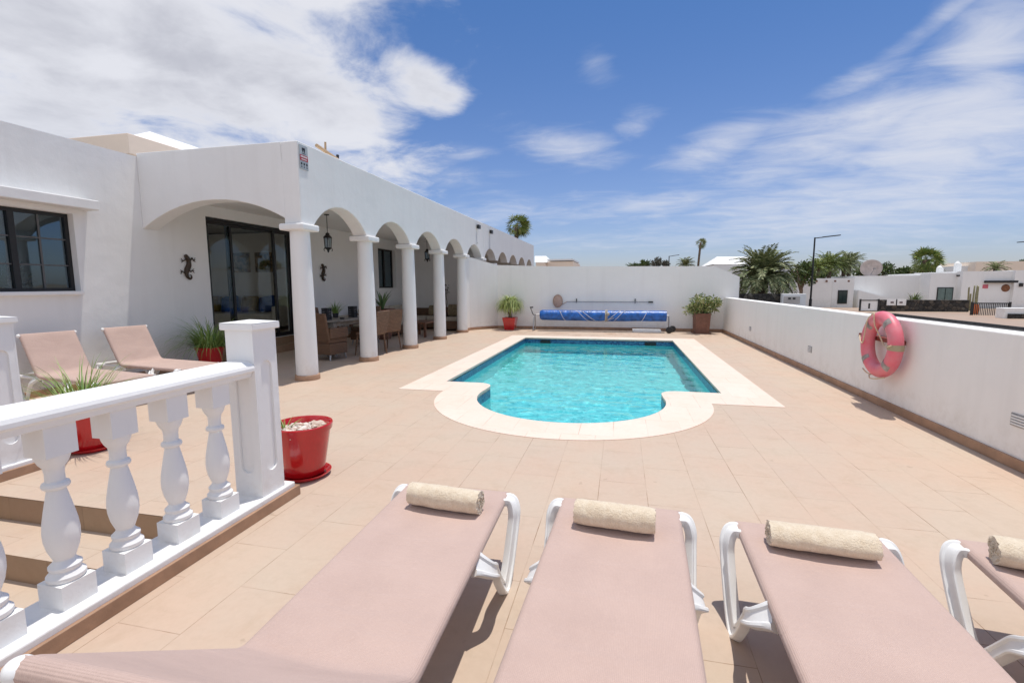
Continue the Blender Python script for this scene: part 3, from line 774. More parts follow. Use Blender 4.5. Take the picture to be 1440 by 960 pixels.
# ================================================================== LOUNGERS
def make_lounger(back_deg=38, back_len=.55, label='', group='', seat=1.24):
    """far end at y=0, body runs to -y; width along x"""
    root = empty('sun_lounger', (0, 0, 0), 0, label, 'sun lounger', group)
    ZT = .365; HW = .262; rr = .024
    a = R(back_deg)
    path = []
    N1 = 18
    for k in range(N1+1): path.append((-.012 - (seat-.06)*k/N1, 0.0))
    # smooth bend
    y0 = -(seat-.06)-.012
    for k in range(1, 7):
        t = a*k/6; path.append((y0 - .10*math.sin(t), .10*(1-math.cos(t))))
    yb, zb = path[-1]
    for k in range(1, 9): path.append((yb - back_len*math.cos(a)*k/8, zb + back_len*math.sin(a)*k/8))
    # section: under-left, round the rail, sagging top, round the right rail, under
    sec = []
    for k in range(7):
        t = R(-80 - 190*k/6 + 0)
    def secpts(sag, ends=False):
        L = [(-HW+.055, -.043)]
        for k in range(7):
            t = R(250 - 160*k/6); L.append((-HW + rr*math.cos(t), -rr + rr*math.sin(t) + .0))
        for k in range(1, 12):
            u = -1 + 2*k/12; L.append((u*HW, -sag*(1-u*u)))
        for k in range(7):
            t = R(90 - 160*k/6); L.append((HW + rr*math.cos(t), -rr + rr*math.sin(t)))
        L.append((HW-.055, -.043)); return L
    b = NB(); rings = []
    rail_path = path
    def curl(c, t, n_, sgn):
        return [(c[0]+n_[0]*rr*math.cos(q)+sgn*t[0]*rr*math.sin(q), c[1]+n_[1]*rr*math.cos(q)+sgn*t[1]*rr*math.sin(q)) for q in [R(30*k) for k in range(1, 7)]]
    tE = (-math.cos(a), math.sin(a)); nE = (math.sin(a), math.cos(a)); eE = path[-1]
    far = curl((path[0][0], path[0][1]-rr), (-1, 0), (0, 1), -1)[::-1]
    near = curl((eE[0]-nE[0]*rr, eE[1]-nE[1]*rr), tE, nE, 1)
    path = far + path + near
    for i, (y, z) in enumerate(path):
        j = min(i+1, len(path)-1); k = max(i-1, 0)
        ty, tz = path[j][0]-path[k][0], path[j][1]-path[k][1]; l = math.hypot(ty, tz); ny, nzv = tz/l, -ty/l
        sag = .014*max(0, min(1, (i-6)/3.0, (len(path)-7-i)/3.0))
        kk = 0.0 if (i < 6 or i >= len(path)-6) else 1.0
        rings.append([b.verts.new((u, y + ny*v*kk, ZT + z + nzv*v*kk)) for u, v in secpts(sag)])
    for i in range(len(rings)-1):
        for k in range(len(rings[0])-1): b.faces.new((rings[i][k], rings[i][k+1], rings[i+1][k+1], rings[i+1][k]))
    s_ = link('sling', b, SLING, root, smooth=True)
    sm = s_.modifiers.new('thickness', 'SOLIDIFY'); sm.thickness = .0025; sm.offset = -1
    # frame: side rails inside the hem and cross bars
    b = NB()
    path = rail_path
    nrm = []
    for i in range(len(path)):
        j = min(i+1, len(path)-1); k = max(i-1, 0); ty, tz = path[j][0]-path[k][0], path[j][1]-path[k][1]; l = math.hypot(ty, tz); nrm.append((abs(tz/l) if tz > 0 else 0.0, abs(ty/l)))
    for sx in (-1, 1):
        pts = [(sx*HW, path[i][0] - rr*nrm[i][0], ZT + path[i][1] - rr*nrm[i][1]) for i in range(len(path))]
        tube(b, [(sx*HW, .006, ZT-rr-.002)] + pts, .0185, 10)
    tube(b, [(-HW, -.022, ZT-rr-.012), (HW, -.022, ZT-rr-.012)], .014, 10)
    e = (path[-1][0]-rr*nrm[-1][0], path[-1][1]+rr-rr*nrm[-1][1]); tube(b, [(-HW, e[0]+.006, ZT-rr+e[1]-.010), (HW, e[0]+.006, ZT-rr+e[1]-.010)], .012, 10)
    tube(b, [(-HW, y0, ZT-.075), (HW, y0, ZT-.075)], .018, 10)
    link('frame', b, PLASTIC, root, smooth=40)
    # rear support under the backrest
    b = NB(); mid = path[-4]
    for sx in (-1, 1):
        tube(b, [(sx*(HW-.04), mid[0], ZT-rr+mid[1]-.01), (sx*(HW-.04), mid[0]+.10, ZT-.09)], .011, 8)
        tube(b, [(sx*HW, y0, ZT-.045), (sx*HW, y0-.62, ZT-.045)], .02, 8)
    tube(b, [(-HW, y0-.62, ZT-.045), (HW, y0-.62, ZT-.045)], .02, 8)
    link('back_support', b, PLASTIC, root, smooth=40)
    # corner caps
    def blob(c, r, s=(1, 1, 1)):
        m_ = Matrix.Translation(c) @ Matrix.Diagonal((s[0], s[1], s[2], 1)); bmesh.ops.create_uvsphere(b, u_segments=14, v_segments=9, radius=r, matrix=m_)
    for sx in (-1, 1):
        b = NB(); blob((sx*(HW+.022), e[0]-.006, ZT-rr+e[1]+.002), .027, (1.0, 1.0, .95)); link('corner_cap', b, PLASTIC, root, smooth=True)
    # V-shaped legs, each a ribbed strip
    prof = [(-.016, -.029), (-.009, -.031), (.016, -.031), (.020, -.027), (.020, -.019), (.012, -.014), (.012, .014), (.020, .019), (.020, .027), (.016, .031), (-.009, .031), (-.016, .029)]
    def bez(P, n=10):
        out = []
        for i in range(len(P)-1):
            p0 = Vector(P[max(i-1, 0)]); p1 = Vector(P[i]); p2 = Vector(P[i+1]); p3 = Vector(P[min(i+2, len(P)-1)])
            for k in range(n):
                t = k/n
                out.append(.5*((2*p1) + (-p0+p2)*t + (2*p0-5*p1+4*p2-p3)*t*t + (-p0+3*p1-3*p2+p3)*t**3))
        out.append(Vector(P[-1])); return out
    for yo, flip in ((0.0, 1), (-(seat-.06)-.02, -1)):
        for sx in (-1, 1):
            b = NB()
            if flip == 1:
                P = [(HW+.002, -.045, ZT-.032), (HW+.026, -.046, ZT-.022), (HW+.052, -.050, ZT-.028), (HW+.068, -.068, ZT-.070), (HW+.068, -.095, .230), (HW+.064, -.19, .09), (HW+.060, -.258, .020), (HW+.058, -.285, .016), (HW+.056, -.335, .062), (HW+.056, -.42, .165), (HW+.066, -.48, .225), (HW+.062, -.545, .268), (HW+.010, -.59, .318)]
            else:
                P = [(HW+.010, .04, .318), (HW+.058, .0, .270), (HW+.060, -.06, .20), (HW+.052, -.13, .10), (HW+.050, -.19, .020), (HW+.050, -.23, .016), (HW+.050, -.30, .09), (HW+.045, -.38, .22), (HW+.005, -.42, .31)]
                P = [(x_-.012, y_-.13, z_) for x_, y_, z_ in P]
            Q = bez([(sx*x_, y_, z_) for x_, y_, z_ in P], 6)
            N = len(Q); sc_ = []
            for i in range(N):
                f = .8*max(0, 1-i/9) if flip == -1 else max(0, 1-(N-1-i)/9)
                g_ = max(0, 1-i/22) if flip == 1 else 0
                sc_.append((1, 1+.75*f*f+.55*g_))
            sweep2(b, [q + Vector((0, yo, 0)) for q in Q], prof, (0, 1, 0), sx, sc_)
            lg = link('leg', b, PLASTIC, root, smooth=35)
    return root
def copy_tree(o, parent=None):
    c = o.copy(); COL.objects.link(c); c.parent = parent
    for ch in [x for x in bpy.data.objects if x.parent == o]: copy_tree(ch, c)
    return c
LG = 'pink beige sun loungers in a row facing the pool'
L1 = make_lounger(38, .585, 'beige sling lounger nearest the balustrade, leftmost of the front row', LG)
L1.location = (-.84, 2.335, 0); L1.rotation_euler[2] = R(1.0)
spots = [(.018, 2.325, -2.6, 'beige sling lounger second from the left in the front row'),
         (.828, 2.255, -1.6, 'beige sling lounger third from the left, carrying the flattened towel roll'),
         (1.71, 2.27, -5.5, 'beige sling lounger at the right edge of the photo, mostly cut off')]
bpy.context.view_layer.update()
for x, y, a, lb in spots:
    c = copy_tree(L1); c.location = (x, y, 0); c.rotation_euler[2] = R(a); c['label'] = lb
LT = make_lounger(60, .50, 'beige lounger with raised back by the white wall, shaded along one edge', 'loungers with raised backs by the house wall')
LT2 = copy_tree(LT); LT2['label'] = 'beige lounger with raised back behind the left square post, nearer the camera'

# ---- rolled towels
def make_towel(length, r, squash, seed, label):
    rnd = random.Random(seed)
    b = NB(); turns = 4.2; n = 150; N = 40
    rings = []
    def cen(t):
        f = t/n; rad = .006 + (r-.006)*f**.75; th = f*turns*2*math.pi
        return rad, th
    th_end = turns*2*math.pi
    pts_o, pts_i = [], []
    for k in range(n+1):
        rad, th = cen(k); wob = 1+.03*math.sin(3*th+seed)
        th2 = th - th_end - R(60)
        pts_o.append((rad*wob*math.cos(th2), rad*wob*math.sin(th2)*squash))
        ri = max(.001, rad-.011)
        pts_i.append((ri*wob*math.cos(th2), ri*wob*math.sin(th2)*squash))
    prof = pts_o + pts_i[::-1]
    for j in range(N+1):
        x = -length/2 + length*j/N; ring = []
        for q, (u, v) in enumerate(prof):
            ee = rnd.uniform(-.004, .004) if j in (0, N) else 0
            rad = math.hypot(u, v); end = (1 if j == N else -1) if j in (0, N) else 0
            nn = .0065*noise.noise(Vector((x*14, u*22, v*22+seed*7))) + .004*noise.noise(Vector((x*60, u*60, v*60+seed*3))) - .007*(abs(x)/(length/2))**6
            ring.append(b.verts.new((x + ee - end*.10*rad*0, u*(1+nn*8), v*(1+nn*8) + r*squash)))
        rings.append(ring)
    M_ = len(prof)
    for j in range(N):
        for q in range(M_): b.faces.new((rings[j][q], rings[j][(q+1) % M_], rings[j+1][(q+1) % M_], rings[j+1][q]))
    for ring in (rings[0], rings[-1]):
        for q in range(n): b.faces.new((ring[q], ring[q+1], ring[M_-2-q], ring[M_-1-q]))
    o = link('rolled_towel', b, TOWEL, smooth=60); tag(o, label, 'towel', 'rolled beige towels on the loungers'); return o
for loc, a, ln, r, sq, sd_, lb in [
    ((-.815, 2.10, .362), -5, .37, .064, .92, 1, 'rolled cream towel on the leftmost front lounger, spiral end showing'),
    ((-.005, 2.085, .362), -4.5, .35, .065, .92, 2, 'rolled cream towel on the second front lounger, straight in front of the pool'),
    ((.82, 2.07, .362), -4, .385, .068, .78, 3, 'flattened cream towel roll on the third front lounger'),
    ((1.62, 2.075, .362), -14, .37, .064, .92, 4, 'rolled cream towel cut off by the right edge of the photo')]:
    t_ = make_towel(ln, r, sq, sd_, lb); t_.location = loc; t_.rotation_euler = (0, 0, R(a))
LT.location = (-5.58, 5.35, 0); LT.rotation_euler[2] = R(-98)
LT2.location = (-5.70, 4.42, 0); LT2.rotation_euler[2] = R(-99)

# ================================================================== POTS AND PLANTS
def blades(b, n, r0, h, spread, droop, wd, seed, base=(0, 0, 0), seg=6, up=0.55):
    rnd = random.Random(seed)
    for i in range(n):
        a = rnd.uniform(0, 2*math.pi); rr_ = r0*math.sqrt(rnd.random()); L = h*rnd.uniform(.55, 1.1)
        tilt = rnd.uniform(.05, 1.0)*spread; dr = droop*rnd.uniform(.6, 1.3)
        x = base[0]+rr_*math.cos(a); y = base[1]+rr_*math.sin(a); z = base[2]; a += rnd.uniform(-.5, .5)
        th = tilt; pv = None; px, py, pz = x, y, z
        side = Vector((-math.sin(a), math.cos(a), 0)); w0 = wd*rnd.uniform(.6, 1.2)
        for k in range(seg+1):
            f = k/seg; ww = w0*(1-f**1.7)+.0004
            p = Vector((px, py, pz)); v1 = b.verts.new(p-side*ww/2); v2 = b.verts.new(p+side*ww/2)
            if pv: b.faces.new((pv[0], pv[1], v2, v1))
            pv = (v1, v2)
            px += L/seg*math.sin(th)*math.cos(a); py += L/seg*math.sin(th)*math.sin(a); pz += L/seg*math.cos(th)
            th += dr/seg*(.6+f)
def round_pot(h, r0, r1, rim=.05, n=48):
    t = .018
    b = NB(); lathe(b, [(r0*.9, .012), (r0, .016), (r0+(r1-r0)*.82, h-rim), (r0+(r1-r0)*.82+.012, h-rim+.004), (r1+.006, h-.006), (r1+.002, h), (r1-.012, h), (r1-.02, h-.01), (r1-.03, h-.07), (.0005, h-.07)], n, cap=False)
    return b
def saucer(r):
    b = NB(); lathe(b, [(r*.82, .0), (r, .025), (r+.004, .036), (r-.006, .036), (r*.84, .014), (.0005, .014)], 48, cap=False); return b
def potted(name, loc, h, r0, r1, label, cat='plant pot', sc=True):
    root = empty(name, loc, 0, label, cat)
    link('pot', round_pot(h, r0, r1), RED, root, smooth=38)
    if sc: link('saucer', saucer(r0+.045), RED, root, smooth=38)
    return root
# pebble pot behind the post
pp = potted('plant_pot', (-2.345, 3.09, .0), .40, .145, .215, 'big glossy red pot filled with white pebbles behind the square post')
for ch in [c for c in bpy.data.objects if c.parent == pp and c.name.startswith('pot')]: ch.location = (0, 0, .012)
PEB = leaf('pebble_stone', (.42, .27, .19), (.82, .77, .70), .7)
b = NB(); rnd = random.Random(3)
for i in range(330):
    a = rnd.uniform(0, 2*math.pi); q = .182*math.sqrt(rnd.random()); s = rnd.uniform(.009, .022) if rnd.random() < .93 else .034
    m_ = Matrix.Translation((q*math.cos(a), q*math.sin(a), .345+rnd.uniform(0, .022)+.02*(1-q/.18))) @ Matrix.Rotation(rnd.uniform(0, 6), 4, 'Z') @ Matrix.Rotation(rnd.uniform(-.6, .6), 4, 'X') @ Matrix.Diagonal((s*rnd.uniform(.8, 1.4), s, s*rnd.uniform(.5, .85), 1))
    bmesh.ops.create_icosphere(b, subdivisions=1, radius=1, matrix=m_)
o = link('pebbles', b, PEB, pp, smooth=True); o['kind'] = 'stuff'
b = NB(); blades(b, 26, .03, .16, .8, 1.2, .008, 5, (-.12, -.05, .35)); link('grass_tuft', b, GRASS, pp)
# grassy pot on the terrace behind the balustrade
p2 = potted('plant_pot', (-4.62, 3.22, 0), .38, .16, .23, 'red pot of arching green grass seen through the balusters on the terrace')
b = NB(); blades(b, 230, .15, .62, .85, 1.3, .011, 11, (-.08, 0, .30)); link('grass', b, GRASS, p2)
# grassy pot by the sliding door
p3 = potted('plant_pot', (-6.85, 6.75, 0), .42, .15, .22, 'red pot of spiky drooping grass against the wall left of the sliding door')
b = NB(); blades(b, 430, .18, .80, 1.15, 1.9, .014, 12, (0, 0, .36), 8); link('grass', b, GRASS, p3)
# tapered square pot and ponytail palm by the back wall
def square_pot(h, a0, a1, m_=None, t=.02):
    b = NB(); R0 = [b.verts.new((sx*a0, sy*a0, .0)) for sx, sy in ((-1,-1),(1,-1),(1,1),(-1,1))]
    R1 = [b.verts.new((sx*a1, sy*a1, h)) for sx, sy in ((-1,-1),(1,-1),(1,1),(-1,1))]
    R2 = [b.verts.new((sx*(a1-t), sy*(a1-t), h)) for sx, sy in ((-1,-1),(1,-1),(1,1),(-1,1))]
    R3 = [b.verts.new((sx*(a1-t*1.3), sy*(a1-t*1.3), h-.05)) for sx, sy in ((-1,-1),(1,-1),(1,1),(-1,1))]
    for A, B in ((R0, R1), (R1, R2), (R2, R3)):
        for k in range(4): b.faces.new((A[k], A[(k+1) % 4], B[(k+1) % 4], B[k]))
    b.faces.new(R0[::-1]); b.faces.new(R3); return b
p4 = empty('plant_pot', (-3.48, 15.05, 0.0), 0, 'tapered red pot with a drooping ponytail palm by the back wall', 'plant pot')
link('pot', square_pot(.40, .15, .215), RED, p4, bevel=.008)
b = NB(); tube(b, [(0, 0, .34), (.0, 0, .42), (.01, 0, .52), (.01, 0, .74)], [.075, .06, .035, .03], 10)
tube(b, [(0, 0, .45), (-.08, 0, .6), (-.09, 0, .72)], [.03, .022, .02], 8); link('trunk', b, BARK, p4, smooth=True)
b = NB(); blades(b, 900, .06, .62, 1.5, 2.7, .022, 21, (.01, 0, .78), 9); blades(b, 350, .05, .5, 1.3, 2.7, .020, 22, (-.09, 0, .74), 9); link('leaves', b, leaf('ponytail_leaves', (.13, .22, .03), (.52, .56, .20)), p4)
# brown square planter with bushy plant
p5 = empty('plant_pot', (2.36, 15.02, 0), R(4), 'tall brown square planter with a bushy variegated shrub in the far corner', 'plant pot')
b = square_pot(.56, .19, .215); link('planter', b, TERRA, p5, bevel=.006).location = (0, 0, .035)
b = NB(); box(b, -.24, .24, -.24, .24, 0, .034); link('base_slab', b, TERRA, p5, bevel=.006)
def leaf_cluster(b, n, rad, cen, ls, seed, shell=.35, elong=2.0, hole=0.0):
    rnd = random.Random(seed)
    for i in range(n):
        while True:
            p = Vector((rnd.gauss(0, 1), rnd.gauss(0, 1), rnd.gauss(0, 1)))
            if p.length > .01: break
        p.normalize(); q = rnd.uniform(shell, 1)**.6
        lump = 1 + .45*noise.noise(p*2.3 + Vector((seed, 0, 0)))+.18*noise.noise(p*6)
        if hole and noise.noise(p*3.1+Vector((0, seed, 5))) < -hole and q > .5: continue
        P = Vector(cen) + Vector((p.x*rad[0], p.y*rad[1], p.z*rad[2]))*q*lump
        d = (p*.8 + Vector((rnd.uniform(-1, 1), rnd.uniform(-1, 1), rnd.uniform(-.6, 1)))).normalized()
        s = d.orthogonal().normalized(); s = (Matrix.Rotation(rnd.uniform(0, 6.28), 3, d) @ s)
        L_ = ls*rnd.uniform(.6, 1.3)*elong; W_ = ls*rnd.uniform(.35, .6)
        v = [b.verts.new(P - d*L_*.1), b.verts.new(P + d*L_*.35 + s*W_), b.verts.new(P + d*L_), b.verts.new(P + d*L_*.35 - s*W_)]
        b.faces.new(v)
b = NB(); rnd = random.Random(4)
for k in range(26):
    a = rnd.uniform(0, 6.28); q = rnd.uniform(.05, .46); z = .72+rnd.uniform(-.12, .40)*(1-q*.9)
    leaf_cluster(b, 60, (.14, .14, .12), (q*math.cos(a)*1.05, q*math.sin(a)*.8, z), .040, 50+k, .1, 2.6)
link('foliage', b, SHRUBR, p5)
b = NB()
for k in range(9):
    a = rnd.uniform(0, 6.28); q = rnd.uniform(.1, .35); tube(b, [(0.03*math.cos(a), .03*math.sin(a), .5), (q*math.cos(a)*.6, q*math.sin(a)*.6, .72), (q*math.cos(a), q*math.sin(a), .95)], [.012, .009, .005], 6)
link('stem', b, BARK, p5)

# ================================================================== POOL FITTINGS
BLUE = mat('blue_bubble_cover', (.012, .12, .46), .32, .28, 7, .02, 9, .5)
reel = empty('pool_cover_reel', (-.6, 14.98, 0), 0, 'wheeled roller stand with blue bubble pool cover wound on it', 'cover reel')
b = NB(); tube(b, [(-2.02, 0, .50), (2.02, 0, .50)], .028, 14); link('axle', b, mat('pale_axle', (.62, .62, .60), .4, .05, 8), reel, smooth=40)
b = NB(); N = 60
rings = []
for i in range(N+1):
    x = -1.88 + 3.84*i/N; ring = []
    for k in range(28):
        t = 2*math.pi*k/28; end = min(1, (i+.9)/1.6, (N-i+1.2)/1.2)
        rr_ = .158*(end**.45 if end < 1 else 1)*(1+.05*noise.noise(Vector((x*1.4, math.cos(t)*.8, math.sin(t)*.8)))+.03*noise.noise(Vector((x*7, math.cos(t)*2, math.sin(t)*2))))
        sag = -.022*math.cos(x*.8)
        ring.append(b.verts.new((x, rr_*math.cos(t), .50 + rr_*math.sin(t) + sag*(1 if math.sin(t) < 0 else .3))))
    rings.append(ring)
for i in range(N):
    for k in range(28): b.faces.new((rings[i][k], rings[i][(k+1) % 28], rings[i+1][(k+1) % 28], rings[i+1][k]))
b.faces.new(rings[0][::-1]); b.faces.new(rings[-1]); link('rolled_cover', b, BLUE, reel, smooth=50)
# cords round the roll
CORDM = mat('white_cord', (.75, .75, .75), .8); STRAPM = mat('strap_webbing', (.42, .38, .33), .9, .2, 20)
def cord(xa, xb, a0, a1, r=.006, nm='cord', mm=None):
    b = NB()
    pts = []
    for k in range(17):
        f = k/16; t = R(a0+(a1-a0)*f); pts.append((xa+(xb-xa)*f, .168*math.cos(t), .492+.168*math.sin(t)))
    tube(b, pts, r, 6); link(nm, b, mm or CORDM, reel, smooth=True)
cord(-1.25, -1.05, 120, 260); cord(-.75, -.30, 110, 265); cord(-.62, -.05, 110, 265); cord(.10, .62, 265, 110); cord(.35, .75, 265, 110); cord(1.2, 1.42, 265, 110)
cord(-.05, .42, 262, 200)
cord(.17, .17, 70, 290, .022, 'strap', STRAPM); cord(.21, .21, 70, 290, .018, 'strap', STRAPM)
b = NB(); m_ = Matrix.Translation((.24, -.17, .55)); bmesh.ops.create_icosphere(b, subdivisions=2, radius=.05, matrix=m_); link('knot', b, STRAPM, reel, smooth=True)
b = NB()
for yy in (-.24, .24): tube(b, [(-2.05, 0, .50), (-2.06, yy*.4, .40), (-2.07, yy, .02)], .016, 8)
tube(b, [(-2.07, -.24, .03), (-2.07, .24, .03)], .014, 8); link('stand', b, GREY, reel, smooth=40)
b = NB()
for yy in (-.2, .2): tube(b, [(2.03, 0, .50), (2.05, yy, .12)], .016, 8)
tube(b, [(2.05, -.2, .12), (2.05, .2, .12)], .014, 8); link('stand', b, GREY, reel, smooth=40)
b = NB(); tube(b, [(-2.02, 0, .50), (-2.10, 0, .50), (-2.12, -.02, .54), (-2.18, -.05, .72)], .013, 8); tube(b, [(-2.10, -.05, .74), (-2.20, -.05, .735)], .022, 8); link('crank_handle', b, BLACK, reel, smooth=40)
for xx, yy in ((2.03, -.24), (2.16, .16)):
    b = NB(); 
    pr_ = [(.02, -.03), (.07, -.03), (.095, -.022), (.10, 0), (.095, .022), (.07, .03), (.02, .03)]
    for sgn in (0,):
        rg = []
        for r_, xo in pr_:
            rg.append([b.verts.new((xx+r_*math.cos(2*math.pi*k/24), yy+xo, .10+r_*math.sin(2*math.pi*k/24))) for k in range(24)])
        for i in range(len(rg)-1):
            for k in range(24): b.faces.new((rg[i][k], rg[i][(k+1) % 24], rg[i+1][(k+1) % 24], rg[i+1][k]))
        b.faces.new(rg[0]); b.faces.new(rg[-1][::-1])
    link('wheel', b, BLACK, reel, smooth=40)
# low white step block
b = NB(); box(b, .38, 1.22, 14.90, 15.30, .001, .075); tag(link('step_block', b, PAINT, bevel=.01), 'low white block lying on the deck under the cover reel', 'step')
# leaf net on wall hooks
ln = empty('pool_net', (-2.0, 15.45, .9), 0, 'pool leaf net on a grey pole hung on the back wall', 'pool net')
b = NB(); tube(b, [(.32, 0, 0), (2.95, 0, .0)], .012, 8); link('pole', b, GREY, ln, smooth=40)
b = NB(); tube(b, [(.02+.15*math.cos(t), -.01, .0+.20*math.sin(t)+.02) for t in [2*math.pi*k/24 for k in range(24)]], .012, 6, closed=True)
tube(b, [(.14, -.01, -.1), (.32, 0, 0)], .012, 6); link('hoop', b, mat('tan_hoop', (.42, .28, .2), .6), ln, smooth=True)
b = NB(); pts = [(.02+.14*q*math.cos(t), -.01-.05*(1-q*q), .02+.19*q*math.sin(t)) for q in (.33, .66, 1) for t in [2*math.pi*k/20 for k in range(20)]]
c_ = b.verts.new((.02, -.06, .02)); vs = [b.verts.new(p) for p in pts]
for k in range(20): b.faces.new((c_, vs[k], vs[(k+1) % 20]))
for j in range(2):
    for k in range(20): b.faces.new((vs[j*20+k], vs[j*20+(k+1) % 20], vs[(j+1)*20+(k+1) % 20], vs[(j+1)*20+k]))
link('net', b, mat('tan_net', (.55, .38, .30), .9, .2, 60), ln)
for xx in (.62, 2.45):
    b = NB(); box(b, xx-.012, xx+.012, .005, .045, -.03, .10); box(b, xx-.014, xx+.014, -.02, .004, -.03, -.016)
    link('hook', b, BLACK, ln)
b = NB(); box(b, 2.85, 2.99, -.02, .02, -.022, .022); link('clamp', b, BLACK, ln)
# skimmer openings on the far pool wall
for xx in (-1.98, .79):
    b = NB(); z0_, z1_ = -.175, -.055
    box(b, xx-.14, xx+.14, 12.84, 12.857, z0_, z1_)
    o = link('skimmer', b, BLACK, None); tag(o, 'dark skimmer mouth in the far pool wall, %s one' % ('left' if xx < 0 else 'right'), 'skimmer', 'skimmers of the pool')

# ---- lifebuoy with bracket
BUOY = mat('faded_red_plastic', (.64, .11, .155), .45, .18, 5, .004, 20, .5, col2=(.68, .25, .28))
lb = empty('lifebuoy', (2.94, 6.23, .755), 0, 'faded pink red lifebuoy with rope hanging on the low white wall', 'lifebuoy')
b = NB(); maj, mnr = .30, .082; A = []
for i in range(64):
    t = 2*math.pi*i/64; ring = []
    for k in range(20):
        s = 2*math.pi*k/20; q = maj + mnr*math.cos(s)
        ring.append(b.verts.new((mnr*.86*math.sin(s)-.01, q*math.cos(t), q*math.sin(t))))
    A.append(ring)
for i in range(64):
    for k in range(20): b.faces.new((A[i][k], A[i][(k+1) % 20], A[(i+1) % 64][(k+1) % 20], A[(i+1) % 64][k]))
link('ring', b, BUOY, lb, smooth=True)
PATCH = mat('grey_patch', (.34, .30, .28), .6, .2, 20)
for deg in (48, 128, 222, 318):
    b = NB(); t0 = R(deg)
    V = []
    for i in range(5):
        t = t0 + R(-6+3*i); row = []
        for k in range(9):
            s = R(180+30) + R(120)*k/8; q = maj + (mnr+.003)*math.cos(s)
            row.append(b.verts.new(((mnr*.86+.003)*math.sin(s)-.01, q*math.cos(t), q*math.sin(t))))
        V.append(row)
    for i in range(4):
        for k in range(8): b.faces.new((V[i][k], V[i][k+1], V[i+1][k+1], V[i+1][k]))
    link('reflector_band', b, PATCH, lb, smooth=True)
b = NB(); V = []
for i in range(5):
    t = R(180-5+2.5*i); row = []
    for k in range(19):
        s = 2*math.pi*k/18; q = maj + (mnr+.004)*math.cos(s)
        row.append(b.verts.new(((mnr*.86+.004)*math.sin(s)-.01, q*math.cos(t), q*math.sin(t))))
    V.append(row)
for i in range(4):
    for k in range(18): b.faces.new((V[i][k], V[i][k+1], V[i+1][k+1], V[i+1][k]))
link('wrap', b, mat('tan_tape', (.40, .34, .22), .7), lb, smooth=True)
ROPE = mat('pale_rope', (.66, .52, .36), .9, .1, 60)
def rp(L):
    b = NB()
    pts = []
    for i in range(len(L)-1):
        for k in range(5):
            f = k/5; pts.append(Vector(L[i])*(1-f)+Vector(L[i+1])*f)
    pts.append(Vector(L[-1]))
    for _ in range(3): pts = [pts[0]] + [(pts[i-1]+pts[i]*2+pts[i+1])/4 for i in range(1, len(pts)-1)] + [pts[-1]]
    tube(b, pts, .0075, 6); link('rope', b, ROPE, lb, smooth=True)
rp([(-.085, .05, .36), (-.10, .16, .28), (-.10, .19, .10), (-.10, .22, -.02), (-.09, .30, .0), (-.05, .42, .06)])
rp([(-.085, .05, .36), (-.085, .02, .22), (-.03, .0, .10), (-.03, -.10, .0), (-.09, -.30, .0), (-.09, -.37, .03)])
rp([(-.05, .12, -.38), (-.09, .02, -.40), (-.09, -.10, -.385), (-.04, -.2, -.35)])
rp([(-.04, .10, -.37), (-.05, .2, -.36), (-.04, .30, -.33)])
br_ = NB(); box(br_, 2.985, 3.0605, 6.0, 6.90, .775, .825); wb = link('lifebuoy_bracket', br_, mat('red_brown_bracket', (.20, .045, .03), .6), bevel=.004); tag(wb, 'red brown bracket board on the wall behind the lifebuoy', 'bracket')

# ================================================================== FACADE DETAILS
def lizard(loc, s, label, rot=0):
    """iron gecko ornament in the wall plane x = const (drawn in y,z)"""
    root = empty('gecko_ornament', loc, 0, label, 'wall ornament')
    b = NB()
    body = [(-.03, .23), (.00, .19), (.03, .13), (.02, .06), (-.02, 0), (-.04, -.07), (-.02, -.13), (.03, -.16), (.06, -.13), (.05, -.09), (.02, -.09)]
    P = [(0.03, y*s, z*s) for y, z in body]; rad = [.022, .030, .026, .034, .036, .026, .018, .014, .011, .008, .005]
    Q = []; RR = []
    for i in range(len(P)-1):
        for k in range(4):
            f = k/4; Q.append(Vector(P[i])*(1-f)+Vector(P[i+1])*f); RR.append((rad[i]*(1-f)+rad[i+1]*f)*s*1.15)
    Q.append(Vector(P[-1])); RR.append(rad[-1]*s)
    for _ in range(2): Q = [Q[0]] + [(Q[i-1]+Q[i]*2+Q[i+1])/4 for i in range(1, len(Q)-1)] + [Q[-1]]
    tube(b, Q, RR, 8)
    for (y, z, dy_, dz_) in ((.03, .12, .09, .06), (.02, .12, -.10, .03), (-.02, .0, .10, -.03), (-.02, -.01, -.09, -.05)):
        a = Vector((.03, y*s, z*s)); c = a+Vector((.01, dy_*s*.6, dz_*s*1.2)); e_ = a+Vector((0, dy_*s, dz_*s*.4))
        tube(b, [a, c, e_], [.014*s, .011*s, .008*s], 6)
        for k in (-1, 0, 1): tube(b, [e_, e_+Vector((0, dy_*s*.35, (dz_*.3+k*.035)*s))], [.007*s, .004*s], 5)
    o = link('body', b, RUST, root, smooth=True); return root
lizard((-7.5, 7.04, 1.74), 1.08, 'iron gecko ornament on the wall left of the sliding door')
lizard((-7.5, 11.0, 1.74), 1.08, 'iron gecko ornament on the shaded patio wall between the first columns')

